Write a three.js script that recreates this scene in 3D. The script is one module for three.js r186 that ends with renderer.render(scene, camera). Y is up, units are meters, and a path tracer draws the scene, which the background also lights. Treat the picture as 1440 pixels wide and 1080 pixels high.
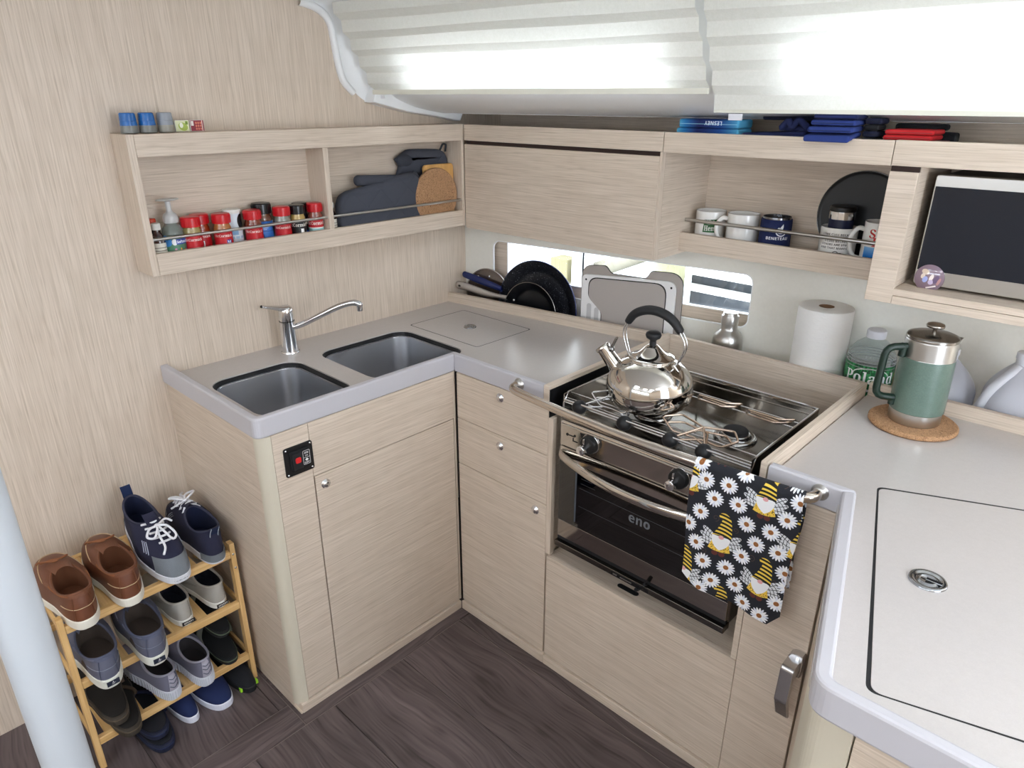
import * as THREE from 'three';
import { RoundedBoxGeometry } from 'three/addons/geometries/RoundedBoxGeometry.js';
import { mergeGeometries, mergeVertices, toCreasedNormals } from 'three/addons/utils/BufferGeometryUtils.js';
import { FontLoader } from 'three/addons/loaders/FontLoader.js';
import { TextGeometry } from 'three/addons/geometries/TextGeometry.js';
import { RectAreaLightUniformsLib } from 'three/addons/lights/RectAreaLightUniformsLib.js';

// ---------------------------------------------------------------- camera, sky, exposure
const scene = new THREE.Scene();
const FOCAL = 973.96;                                   // pixels on a 1440 x 1080 frame
const camera = new THREE.PerspectiveCamera(2 * Math.atan(540 / FOCAL) * 180 / Math.PI, 1440 / 1080, 0.05, 100);
{
  const yaw = 0.75602, pitch = 0.391201, roll = 0.0024843;
  const f = new THREE.Vector3(-Math.sin(yaw) * Math.cos(pitch), -Math.sin(pitch), -Math.cos(yaw) * Math.cos(pitch));
  const r0 = new THREE.Vector3(Math.cos(yaw), 0, -Math.sin(yaw));
  const u0 = new THREE.Vector3().crossVectors(r0, f);
  const r = r0.clone().multiplyScalar(Math.cos(roll)).addScaledVector(u0, Math.sin(roll));
  const u = r0.clone().multiplyScalar(-Math.sin(roll)).addScaledVector(u0, Math.cos(roll));
  camera.position.set(0, 1.6, 0);
  camera.quaternion.setFromRotationMatrix(new THREE.Matrix4().makeBasis(r, u, f.clone().negate()));
}
scene.add(camera);
const renderer = new THREE.WebGLRenderer({ antialias: true });
renderer.toneMapping = THREE.LinearToneMapping;
renderer.toneMappingExposure = 1.93;
renderer.shadowMap.enabled = true;
RectAreaLightUniformsLib.init();
scene.background = new THREE.Color().setRGB(0.86, 0.95, 1.06);   // bright overcast sky
scene.backgroundIntensity = 4.6;

// ceiling lamps of the saloon (fittings are built further down, the light stands just under each diffuser)
const LAMPS = [
  // x, z, width, depth, intensity
  [-0.15, 0.45, 0.34, 0.34, 2.5],
  [0.62, -0.45, 0.34, 0.34, 2.5],
  [0.65, 0.75, 0.34, 0.34, 2.5],
  [-1.05, 0.95, 0.34, 0.34, 2.5],
];
const LAMP_Y = 1.905, LAMP_COLOR = [1.0, 0.985, 0.965];
for (const [x, z, w, d, i] of LAMPS) {
  const l = new THREE.RectAreaLight(new THREE.Color().setRGB(...LAMP_COLOR), i, w, d);
  l.name = 'ceiling_lamp_light'; l.position.set(x, LAMP_Y - 0.012, z); l.rotation.x = -Math.PI / 2; l.castShadow = true;
  scene.add(l);
}

const FONT = await new FontLoader().loadAsync('fonts/droid/droid_sans_bold.typeface.json');
// ---------------------------------------------------------------- helpers
let seed = 12345;
function rnd() { seed |= 0; seed = seed + 0x6D2B79F5 | 0; let t = Math.imul(seed ^ seed >>> 15, 1 | seed); t = t + Math.imul(t ^ t >>> 7, 61 | t) ^ t; return ((t ^ t >>> 14) >>> 0) / 4294967296; }
const V3 = (x, y, z) => new THREE.Vector3(x, y, z);
const V2 = (x, y) => new THREE.Vector2(x, y);
const clamp = (x, a, b) => Math.min(b, Math.max(a, x));
const lerp = (a, b, t) => a + (b - a) * t;
const smooth = (a, b, x) => { const t = clamp((x - a) / (b - a), 0, 1); return t * t * (3 - 2 * t); };
const names = {};
function numbered(n) { const k = names[n] = (names[n] ?? -1) + 1; return k ? `${n}_${String(k).padStart(3, '0')}` : n; }
function thing(name, label, category, group, pos = [0, 0, 0], turn = 0) {
  const o = new THREE.Group(); o.name = numbered(name); o.position.set(...pos); o.rotation.y = turn;
  o.userData = { label, category }; if (group) o.userData.group = group;
  scene.add(o); return o;
}
function structure(name, label, category = 'structure') {
  const o = new THREE.Group(); o.name = numbered(name); o.userData = { label, category, kind: 'structure' }; scene.add(o); return o;
}
function part(parent, name, geo, mat, label) {
  const m = new THREE.Mesh(Array.isArray(geo) ? merge(geo) : geo, mat); m.name = name; m.castShadow = m.receiveShadow = true;
  if (label) m.userData.label = label; parent.add(m); return m;
}
// children were made in world coordinates: put the group's origin at the thing's base
function settle(o, base) {
  o.position.set(...base);
  for (const c of o.children) c.position.sub(o.position);
  return o;
}
function settleSelf(o) {
  const b = new THREE.Box3().setFromObject(o); const c = b.getCenter(V3());
  return settle(o, [c.x, b.min.y, c.z]);
}
// sub-part: same coordinates as its (unmoved) parent mesh
function sub(parentMesh, name, geo, mat, label) { return part(parentMesh, name, geo, mat, label); }
function clean(g) { const o = g.index ? g.toNonIndexed() : g; for (const k of Object.keys(o.attributes)) if (!['position', 'normal', 'uv'].includes(k)) o.deleteAttribute(k); if (!o.attributes.uv) o.setAttribute('uv', new THREE.Float32BufferAttribute(new Float32Array(o.attributes.position.count * 2), 2)); o.morphAttributes = {}; return o; }
function merge(list) { return list.length === 1 ? list[0] : mergeGeometries(list.map(clean)); }
// uv in texture lengths from world position; the grain runs along the given axis
let uvTurn = 0;
const SPAN = 0.40;
function grain(g, axis = 'x', span = SPAN) {
  g = clean(g); if (!g.attributes.normal) g.computeVertexNormals();
  const p = g.attributes.position, n = g.attributes.normal, uv = new Float32Array(p.count * 2);
  const A = { x: 0, y: 1, z: 2 }[axis], ou = (uvTurn += 0.3719) % 1, ov = (uvTurn * 1.618) % 1, c = [0, 0, 0];
  for (let i = 0; i < p.count; i += 3) {
    let N = [0, 0, 0];
    for (let k = 0; k < 3; k++) { N[0] += Math.abs(n.getX(i + k)); N[1] += Math.abs(n.getY(i + k)); N[2] += Math.abs(n.getZ(i + k)); }
    const m = N[0] >= N[1] && N[0] >= N[2] ? 0 : N[1] >= N[2] ? 1 : 2;
    let a = A, b = 3 - m - A; if (m === A) { a = (A + 1) % 3; b = (A + 2) % 3; }
    for (let k = 0; k < 3; k++) {
      c[0] = p.getX(i + k); c[1] = p.getY(i + k); c[2] = p.getZ(i + k);
      uv[2 * (i + k)] = c[a] / span + ou; uv[2 * (i + k) + 1] = c[b] / span + ov;
    }
  }
  g.setAttribute('uv', new THREE.Float32BufferAttribute(uv, 2)); return g;
}
function box(x0, x1, y0, y1, z0, z1, r = 0.0015) {
  const w = Math.abs(x1 - x0), h = Math.abs(y1 - y0), d = Math.abs(z1 - z0); r = Math.min(r, w / 2.01, h / 2.01, d / 2.01);
  const g = r > 0 ? new RoundedBoxGeometry(w, h, d, 2, r) : new THREE.BoxGeometry(w, h, d);
  g.translate((x0 + x1) / 2, (y0 + y1) / 2, (z0 + z1) / 2); return g;
}
function rbox(w, h, d, r = 0.002, seg = 2) { return new RoundedBoxGeometry(w, h, d, seg, Math.min(r, w / 2.01, h / 2.01, d / 2.01)); }
function extr(shape, depth, bevel = 0, seg = 2, curve = 12) {
  return new THREE.ExtrudeGeometry(shape, { depth: depth - 2 * bevel, bevelEnabled: bevel > 0, bevelSize: bevel, bevelThickness: bevel, bevelOffset: -bevel, bevelSegments: seg, curveSegments: curve }).translate(0, 0, bevel);
}
function shapeOf(pts, holes = []) { const s = new THREE.Shape(pts.map(([a, b]) => V2(a, b))); for (const h of holes) s.holes.push(new THREE.Path(h.map(([a, b]) => V2(a, b)))); return s; }
// plan polygon [x,z] extruded from y0 to y1
function slab(pts, y0, y1, bevel = 0, holes = []) { return extr(shapeOf(pts.map(([x, z]) => [x, -z]), holes.map(h => h.map(([x, z]) => [x, -z]))), y1 - y0, bevel).rotateX(-Math.PI / 2).translate(0, y0, 0); }
// [z,y] polygon extruded from x0 to x1
function slabX(pts, x0, x1, bevel = 0, holes = []) { return extr(shapeOf(pts.map(([z, y]) => [-z, y]), holes.map(h => h.map(([z, y]) => [-z, y]))), x1 - x0, bevel).rotateY(Math.PI / 2).translate(x0, 0, 0); }
// [x,y] polygon extruded from z0 to z1
function slabZ(pts, z0, z1, bevel = 0, holes = []) { return extr(shapeOf(pts, holes), z1 - z0, bevel).translate(0, 0, z0); }
function rrect(x0, x1, y0, y1, r, n = 6) {
  const out = [], q = Math.PI / 2; const R = Array.isArray(r) ? r : [r, r, r, r];
  [[x1, y1, 0, 0], [x0, y1, 1, 1], [x0, y0, 2, 2], [x1, y0, 3, 3]].forEach(([cx, cy, k]) => {
    const rr = R[k], ox = cx === x1 ? cx - rr : cx + rr, oy = cy === y1 ? cy - rr : cy + rr;
    for (let i = 0; i <= n; i++) { const a = k * q + q * i / n; out.push([ox + rr * Math.cos(a), oy + rr * Math.sin(a)]); }
  });
  return out;
}
// corners [x,y,(r)] of a polygon rounded
function roundPoly(pts, n = 6) {
  const out = [], L = pts.length;
  pts.forEach(([x, y, r = 0], i) => {
    if (!r) { out.push([x, y]); return; }
    const a = pts[(i + L - 1) % L], b = pts[(i + 1) % L];
    const da = V2(a[0] - x, a[1] - y), db = V2(b[0] - x, b[1] - y); const la = da.length(), lb = db.length(); da.normalize(); db.normalize();
    const ang = Math.acos(clamp(da.dot(db), -1, 1)); const t = Math.min(r / Math.tan(ang / 2), la * 0.49, lb * 0.49);
    const p = V2(x, y).addScaledVector(da, t), q = V2(x, y).addScaledVector(db, t);
    for (let k = 0; k <= n; k++) { const s = k / n; out.push([(1 - s) * (1 - s) * p.x + 2 * s * (1 - s) * x + s * s * q.x, (1 - s) * (1 - s) * p.y + 2 * s * (1 - s) * y + s * s * q.y]); }
  });
  return out;
}
function lathe(pts, seg = 40) { return new THREE.LatheGeometry(pts.map(([r, y]) => V2(Math.max(r, 0.00001), y)), seg); }
function tube(pts, r, seg = 40, rad = 10, closed = false, tension = 0.5) { return new THREE.TubeGeometry(new THREE.CatmullRomCurve3(pts.map(p => V3(...p)), closed, 'catmullrom', tension), seg, r, rad, closed); }
// straight runs with rounded corners
function wire(pts, r, bend = 0.008, rad = 8, closed = false) {
  const P = pts.map(p => V3(...p)), path = new THREE.CurvePath(), L = P.length; let prev = null;
  const first = closed ? null : P[0];
  const segs = [];
  for (let i = closed ? 0 : 1; i < (closed ? L : L - 1); i++) {
    const a = P[(i + L - 1) % L], b = P[i], c = P[(i + 1) % L]; const da = a.clone().sub(b), dc = c.clone().sub(b);
    const t = Math.min(bend, da.length() * 0.45, dc.length() * 0.45);
    segs.push([b.clone().addScaledVector(da.normalize(), t), b, b.clone().addScaledVector(dc.normalize(), t)]);
  }
  let cur = closed ? segs[segs.length - 1][2] : first;
  for (const [p, b, q] of segs) { path.add(new THREE.LineCurve3(cur, p)); path.add(new THREE.QuadraticBezierCurve3(p, b, q)); cur = q; }
  if (!closed) path.add(new THREE.LineCurve3(cur, P[L - 1]));
  return new THREE.TubeGeometry(path, Math.max(16, segs.length * 8 + 4), r, rad, closed);
}
function cyl(r0, r1, y0, y1, seg = 32) { return new THREE.CylinderGeometry(r1, r0, y1 - y0, seg).translate(0, (y0 + y1) / 2, 0); }
function rod(a, b, r, seg = 12) { const A = V3(...a), B = V3(...b), d = B.clone().sub(A), g = new THREE.CylinderGeometry(r, r, d.length(), seg); g.applyQuaternion(new THREE.Quaternion().setFromUnitVectors(V3(0, 1, 0), d.clone().normalize())); return g.translate((A.x + B.x) / 2, (A.y + B.y) / 2, (A.z + B.z) / 2); }
function ball(r, x, y, z, sx = 1, sy = 1, sz = 1, seg = 16) { return new THREE.SphereGeometry(r, seg, Math.ceil(seg * 0.7)).scale(sx, sy, sz).translate(x, y, z); }
// surface from f(u,v) -> [x,y,z]
function surf(f, nu, nv, closeU = false) {
  const pos = [], uv = [], idx = [];
  for (let j = 0; j <= nv; j++) for (let i = 0; i <= nu; i++) { const p = f(i / nu, j / nv); pos.push(...p); uv.push(i / nu, j / nv); }
  for (let j = 0; j < nv; j++) for (let i = 0; i < nu; i++) { const a = j * (nu + 1) + i, b = a + 1, c = a + nu + 1, d = c + 1; idx.push(a, b, d, a, d, c); }
  const g = new THREE.BufferGeometry(); g.setAttribute('position', new THREE.Float32BufferAttribute(pos, 3)); g.setAttribute('uv', new THREE.Float32BufferAttribute(uv, 2)); g.setIndex(idx); g.computeVertexNormals();
  if (closeU) { const n = g.attributes.normal; for (let j = 0; j <= nv; j++) { const a = j * (nu + 1), b = a + nu; const x = n.getX(a) + n.getX(b), y = n.getY(a) + n.getY(b), z = n.getZ(a) + n.getZ(b), l = Math.hypot(x, y, z) || 1; n.setXYZ(a, x / l, y / l, z / l); n.setXYZ(b, x / l, y / l, z / l); } }
  return g;
}

// ---------------------------------------------------------------- textures
function lattice(n, s) { const keep = seed; seed = s; const a = new Float32Array(n * n); for (let i = 0; i < a.length; i++) a[i] = rnd(); seed = keep; return a; }
const LAT = [lattice(256, 11), lattice(256, 77), lattice(256, 301)];
function vnoise(x, y, px, py, k = 0) {      // periodic value noise, periods px, py (<= 256)
  const L = LAT[k], xi = Math.floor(x), yi = Math.floor(y); let fx = x - xi, fy = y - yi; fx = fx * fx * (3 - 2 * fx); fy = fy * fy * (3 - 2 * fy);
  const m = (a, p) => ((a % p) + p) % p, x0 = m(xi, px), x1 = m(xi + 1, px), y0 = m(yi, py), y1 = m(yi + 1, py);
  return lerp(lerp(L[y0 * 256 + x0], L[y0 * 256 + x1], fx), lerp(L[y1 * 256 + x0], L[y1 * 256 + x1], fx), fy);
}
function dataTex(w, h, fn, srgb = true, repeat = true) {
  const d = new Uint8Array(w * h * 4);
  for (let y = 0; y < h; y++) for (let x = 0; x < w; x++) { const c = fn(x / w, y / h); const i = (y * w + x) * 4; d[i] = clamp(c[0], 0, 255); d[i + 1] = clamp(c[1], 0, 255); d[i + 2] = clamp(c[2], 0, 255); d[i + 3] = 255; }
  const t = new THREE.DataTexture(d, w, h); t.magFilter = THREE.LinearFilter; t.minFilter = THREE.LinearMipmapLinearFilter; t.generateMipmaps = true;
  if (repeat) t.wrapS = t.wrapT = THREE.RepeatWrapping; if (srgb) t.colorSpace = THREE.SRGBColorSpace; t.needsUpdate = true; return t;
}
function canvasTex(w, h, draw, repeat = false) {
  const c = document.createElement('canvas'); c.width = w; c.height = h; draw(c.getContext('2d'), w, h);
  const t = new THREE.CanvasTexture(c); t.colorSpace = THREE.SRGBColorSpace; if (repeat) t.wrapS = t.wrapT = THREE.RepeatWrapping; t.anisotropy = 8; return t;
}
// oak veneer: fine straight streaks along u
function oakTone(u, v, lo = 0) {
  const fine = vnoise(u * 5, v * 255, 5, 255, 0), mid = vnoise(u * 3, v * 160, 3, 160, 1), wide = vnoise(u * 2, v * 30, 2, 30, 2);
  const pores = Math.pow(vnoise(u * 9, v * 253, 9, 253, 1), 4);
  return 0.58 * fine + 0.26 * mid + 0.16 * wide - 0.46 * pores + lo;
}
const oakMap = dataTex(1024, 1024, (u, v) => { const t = oakTone(u, v); return [197 + 33 * t, 180 + 35 * t, 161 + 38 * t]; });
const oakBump = dataTex(1024, 1024, (u, v) => { const t = clamp(oakTone(u, v) * 255 + 40, 0, 255); return [t, t, t]; }, false);
const plankMap = dataTex(1024, 1024, (u, v) => {
  const w = vnoise(u * 4, v * 8, 4, 8, 2) * 0.05 + 0.02 * vnoise(u * 9, v * 5, 9, 5, 1);
  const f = vnoise(u * 8, (v + w) * 180, 8, 180, 0), m = vnoise(u * 4, (v + w) * 56, 4, 56, 1), b = vnoise(u * 2, (v + w) * 10, 2, 10, 2), p = Math.pow(vnoise(u * 14, (v + w) * 240, 14, 240, 2), 4);
  const t = 0.34 * f + 0.3 * m + 0.36 * b - 0.45 * p; return [62 + 64 * t, 53 + 59 * t, 53 + 59 * t];
});
const bambooMap = dataTex(512, 512, (u, v) => { const t = 0.5 * vnoise(u * 4, v * 90, 4, 90, 0) + 0.5 * vnoise(u * 2, v * 18, 2, 18, 1); return [202 + 40 * t, 158 + 46 * t, 96 + 50 * t]; });
const speck = (a, b, n, k) => dataTex(512, 512, (u, v) => { const t = 0.5 * vnoise(u * n, v * n, n, n, k) + 0.3 * vnoise(u * 37, v * 41, 37, 41, 2) + 0.2 * vnoise(u * 251, v * 251, 251, 251, 0); return a.map((c, i) => lerp(c, b[i], t)); });
const corkMap = dataTex(512, 512, (u, v) => { const a = vnoise(u * 120, v * 120, 120, 120, 0), b = vnoise(u * 60, v * 60, 60, 60, 1), c = Math.pow(vnoise(u * 90, v * 90, 90, 90, 2), 6); const t = 0.6 * a + 0.4 * b; return [158 + 46 * t - 90 * c, 118 + 44 * t - 80 * c, 82 + 40 * t - 58 * c]; });
const weaveBump = dataTex(256, 256, (u, v) => { const t = 127 + 60 * Math.sin(u * 128 * Math.PI) * Math.sin(v * 128 * Math.PI) + 60 * (vnoise(u * 64, v * 64, 64, 64, 0) - 0.5); return [t, t, t]; }, false);
const fineBump = dataTex(512, 512, (u, v) => { const t = 255 * (0.6 * vnoise(u * 200, v * 200, 200, 200, 0) + 0.4 * vnoise(u * 90, v * 90, 90, 90, 1)); return [t, t, t]; }, false);
const crepeBump = dataTex(512, 512, (u, v) => { const t = 255 * (0.5 * vnoise(u * 60, v * 60, 60, 60, 0) + 0.5 * vnoise(u * 120, v * 30, 120, 30, 1)); return [t, t, t]; }, false);
const brushBump = dataTex(512, 512, (u, v) => { const t = 255 * (0.6 * vnoise(u * 3, v * 250, 3, 250, 0) + 0.4 * vnoise(u * 6, v * 120, 6, 120, 1)); return [t, t, t]; }, false);

// ---------------------------------------------------------------- materials
const P = (o) => new THREE.MeshPhysicalMaterial(o);
const col = (hex, rough = 0.6, extra = {}) => P({ color: hex, roughness: rough, ...extra });
const M = {
  oak: P({ map: oakMap, bumpMap: oakBump, bumpScale: 0.0003, roughness: 0.52 }),
  plank: P({ map: plankMap, roughness: 0.5 }),
  plankEdge: col('#241d1d', 0.8),
  seam: col('#867a74', 0.7),
  bamboo: P({ map: bambooMap, roughness: 0.5 }),
  laminate: P({ map: speck([194, 188, 184], [201, 195, 191], 200, 0), roughness: 0.23 }),
  lip: col('#c3c1c6', 0.38),
  post: col('#cfc7b4', 0.5),
  white: col('#e6e5df', 0.45),
  hull: P({ map: speck([233, 230, 220], [239, 236, 227], 160, 1), roughness: 0.5 }),
  gel: col('#f0f1f1', 0.28),
  dark: col('#14110f', 0.85),
  groove: col('#35241f', 0.75),
  black: col('#0c0c0e', 0.45),
  blackMatt: col('#101013', 0.85),
  rubber: col('#16171a', 0.55),
  chrome: P({ color: '#e2e3e5', metalness: 1, roughness: 0.1 }),
  chromeDark: P({ color: '#9b9a98', metalness: 1, roughness: 0.16 }),
  latch: P({ color: '#c9c8c9', metalness: 1, roughness: 0.26 }),
  steel: P({ color: '#c3c1bd', metalness: 1, roughness: 0.3, bumpMap: brushBump, bumpScale: 0.00004 }),
  mirror: P({ color: '#d0cbc4', metalness: 1, roughness: 0.07 }),
  sink: P({ color: '#c4c6cb', metalness: 1, roughness: 0.34, bumpMap: brushBump, bumpScale: 0.00003 }),
  glass: P({ color: '#ffffff', roughness: 0.02, transmission: 1, thickness: 0, ior: 1.5 }),
  ovenGlass: P({ color: '#08090b', roughness: 0.04, clearcoat: 1, clearcoatRoughness: 0.02 }),
  ceramic: col('#eceae6', 0.16, { clearcoat: 0.6, clearcoatRoughness: 0.05 }),
  red: col('#c81420', 0.3), capBlack: col('#121214', 0.25),
  screw: P({ color: '#d9d9d9', metalness: 1, roughness: 0.25 }),
  cork: P({ map: corkMap, roughness: 0.9, bumpMap: fineBump, bumpScale: 0.0006 }),
};
// ---------------------------------------------------------------- main dimensions
const WX = -1.948, CTR = 0.879, LIP = 0.912, FID = 0.915, FZ = -1.262, FX = -1.422;
const hullZ = (x) => -1.804 - 0.16 * (x - WX);
const HDIR = V3(1, 0, -0.16).normalize(), HN = V3(0.16, 0, 1).normalize();         // along the hull side, and inwards
// a point in the hull frame: s along the side from the corner, y up, d inwards
const hullPt = (s, y, d) => [WX + HDIR.x * s + HN.x * d, y, -1.804 + HDIR.z * s + HN.z * d];
const HULLM = new THREE.Matrix4().makeBasis(HDIR, V3(0, 1, 0), HN).setPosition(WX, 0, -1.804);

// ---------------------------------------------------------------- floor
{
  const f = structure('floor', 'dark brown wood-grain cabin floor boards', 'floor');
  part(f, 'floor_base', grain(box(WX - 0.03, 1.2, -0.05, -0.004, -2.4, 1.7, 0), 'x'), M.plankEdge);
  const board = (x0, x1, z0, z1, ax) => part(f, numbered('floor_board'), grain(box(x0 + 0.0008, x1 - 0.0008, -0.004, 0, z0 + 0.0008, z1 - 0.0008, 0.0006), ax, 0.9), M.plank);
  names.floor_board = -1;
  board(WX, -1.3786, -1.30, -0.6377, 'z'); board(-1.3772, -0.30, -1.30, -1.2125, 'x');
  board(-1.3772, -0.35, -1.2104, -0.972, 'x'); board(-1.3772, -0.35, -0.972, -0.7295, 'x'); board(-1.3772, -0.35, -0.7285, -0.487, 'x');
  board(-1.3772, -0.35, -0.487, -0.245, 'x'); board(-1.3772, 1.15, -0.245, 0.0, 'x'); board(-1.3772, 1.15, 0, 0.56, 'x'); board(-1.3772, 1.15, 0.56, 1.58, 'x'); board(-0.35, 1.15, -1.30, -0.245, 'x');
  board(WX, -1.4753, -0.6363, -0.61, 'x'); board(WX, -1.4753, -0.609, -0.3, 'x'); board(WX, -1.4753, -0.3, 0.35, 'x'); board(WX, -1.4753, 0.35, 1.58, 'x');
  board(-1.4739, -1.3786, -0.6363, 1.58, 'z');
  part(f, 'floor_seam', [box(-1.3786, -1.3772, -0.004, -0.0006, -1.2125, 1.58, 0), box(-1.3795, -0.3, -0.004, -0.0006, -1.2118, -1.2104, 0), box(-1.4753, -1.4739, -0.004, -0.0006, -0.6355, 1.58, 0), box(WX, -1.3765, -0.004, -0.0006, -0.6377, -0.6363, 0)], M.seam);
}
// ---------------------------------------------------------------- left bulkhead
{
  const w = structure('wall_left', 'pale oak veneer bulkhead with vertical grain', 'wall');
  const pan = (z0, z1, k) => part(w, 'wall_panel', grain(box(WX - 0.02, WX, -0.004, 1.98, z0 + 0.0002, z1 - 0.0002, 0.0005), 'y'), M.oak);
  pan(-1.915, -0.756); pan(-0.756, -0.02); pan(-0.02, 1.7);
  part(w, 'wall_core', [box(WX - 0.06, WX - 0.0205, -0.02, 1.98, -1.915, 1.7, 0), box(WX - 0.06, WX - 0.0205, 1.19, 1.98, -2.35, -1.9155, 0)], M.dark);
  part(w, 'wall_panel', grain(box(WX - 0.02, WX, 1.19, 1.98, -2.3, -1.9155, 0), 'y'), M.oak);
}
// ---------------------------------------------------------------- far shell of the cabin, out of frame, closes the room
{
  const r = structure('wall_right', 'pale oak bulkhead with the companionway opening', 'wall');
  const X0 = 1.15, X1 = 1.19, z0 = -1.16, z1 = -0.36, y0 = 0.55;
  part(r, 'wall_panel', [grain(box(X0, X1, 0, 2.0, -2.5, z0, 0), 'y'), grain(box(X0, X1, 0, 2.0, z1, 1.7, 0), 'y'), grain(box(X0, X1, 0, y0, z0, z1, 0), 'y')], M.oak);
  const b = structure('wall_front', 'white cabin side with two long windows', 'wall');
  part(b, 'wall_panel', slabZ([[-2.0, 0], [1.19, 0], [1.19, 2.0], [-2.0, 2.0]], 1.62, 1.66, 0, [rrect(-1.6, -0.35, 1.46, 1.76, 0.05), rrect(-0.2, 1.0, 1.46, 1.76, 0.05)]), M.hull);
  part(b, 'wall_lower_panel', grain(box(-1.948, 1.15, 0, 1.2, 1.58, 1.62, 0), 'x'), M.oak);
  const c = structure('ceiling', 'white cabin ceiling with two square hatch openings', 'ceiling');
  part(c, 'ceiling_panel', slab([[-2.0, -1.12], [1.2, -1.62], [1.2, 1.66], [-2.0, 1.66]], 1.93, 1.97, 0, [rrect(0.3, 0.7, 0.1, 0.5, 0.05), rrect(-1.15, -0.75, 0.2, 0.6, 0.05)]), M.gel);
}
// ---------------------------------------------------------------- hull side behind the worktop, with its long window
const OUT_W = rrect(0.130, 1.092, 0.945, 1.115, 0.028), IN_W = rrect(0.175, 1.112, 0.981, 1.128, 0.014);
{
  const h = structure('wall_back', 'white hull lining behind the worktop with a long window cutout', 'wall');
  part(h, 'hull_lining', slabZ(rrect(0, 2.6, 0.0, 1.178, 0.0), -0.006, 0, 0.0, [OUT_W]).applyMatrix4(HULLM), M.hull);
  part(h, 'hull_shell', [slabZ(rrect(-0.1, 2.7, -0.05, 1.20, 0.0), -0.12, -0.055, 0, [rrect(0.11, 1.19, 0.92, 1.165, 0.02)]).applyMatrix4(HULLM)], M.white);
  const w = structure('window_1', 'long narrow hull window lined with pale oak', 'window');
  part(w, 'window_lining', grain(slabZ(rrect(0.08, 1.22, 0.90, 1.17, 0.01), -0.045, -0.030, 0, [IN_W]), 'x').applyMatrix4(HULLM), M.oak);
  const ring = (o, t, d0, d1, m, n) => { const a = o.map(p => p), cx = (Math.min(...a.map(p => p[0])) + Math.max(...a.map(p => p[0]))) / 2, cy = (Math.min(...a.map(p => p[1])) + Math.max(...a.map(p => p[1]))) / 2, W = Math.max(...a.map(p => p[0])) - cx, H = Math.max(...a.map(p => p[1])) - cy; const inner = a.map(([x, y]) => [cx + (x - cx) * (1 - t / W), cy + (y - cy) * (1 - t / H)]); part(w, n, slabZ(a, d0, d1, 0.0, [inner]).applyMatrix4(HULLM), m); };
  ring(OUT_W, 0.003, -0.007, 0.0015, M.gel, 'edge_bead'); ring(IN_W, 0.0025, -0.046, -0.028, M.gel, 'inner_bead');
  part(w, 'pane', slabZ(rrect(0.12, 1.18, 0.94, 1.16, 0.01), -0.052, -0.047).applyMatrix4(HULLM), M.glass);
  part(w, 'mullion', slabZ([[0.484, 0.955], [0.491, 0.955], [0.491, 1.15], [0.484, 1.15]], -0.0468, -0.0448).applyMatrix4(HULLM), col('#3c4348', 0.5));
  // floor of the stowage trough between the hull and the worktop fiddles
  const t = structure('trim_1', 'white floor of the trough between hull and worktop', 'trough floor');
  part(t, 'trough_floor', [slab([[WX, -1.69], [-1.06, -1.80], [-1.06, hullZ(-1.06)], [WX, hullZ(WX)]], 0.715, 0.727), slab([[-1.058, -1.846], [0.65, -1.846], [0.65, hullZ(0.65)], [-1.058, hullZ(-1.058)]], 0.785, 0.797)], M.hull);
}
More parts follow.
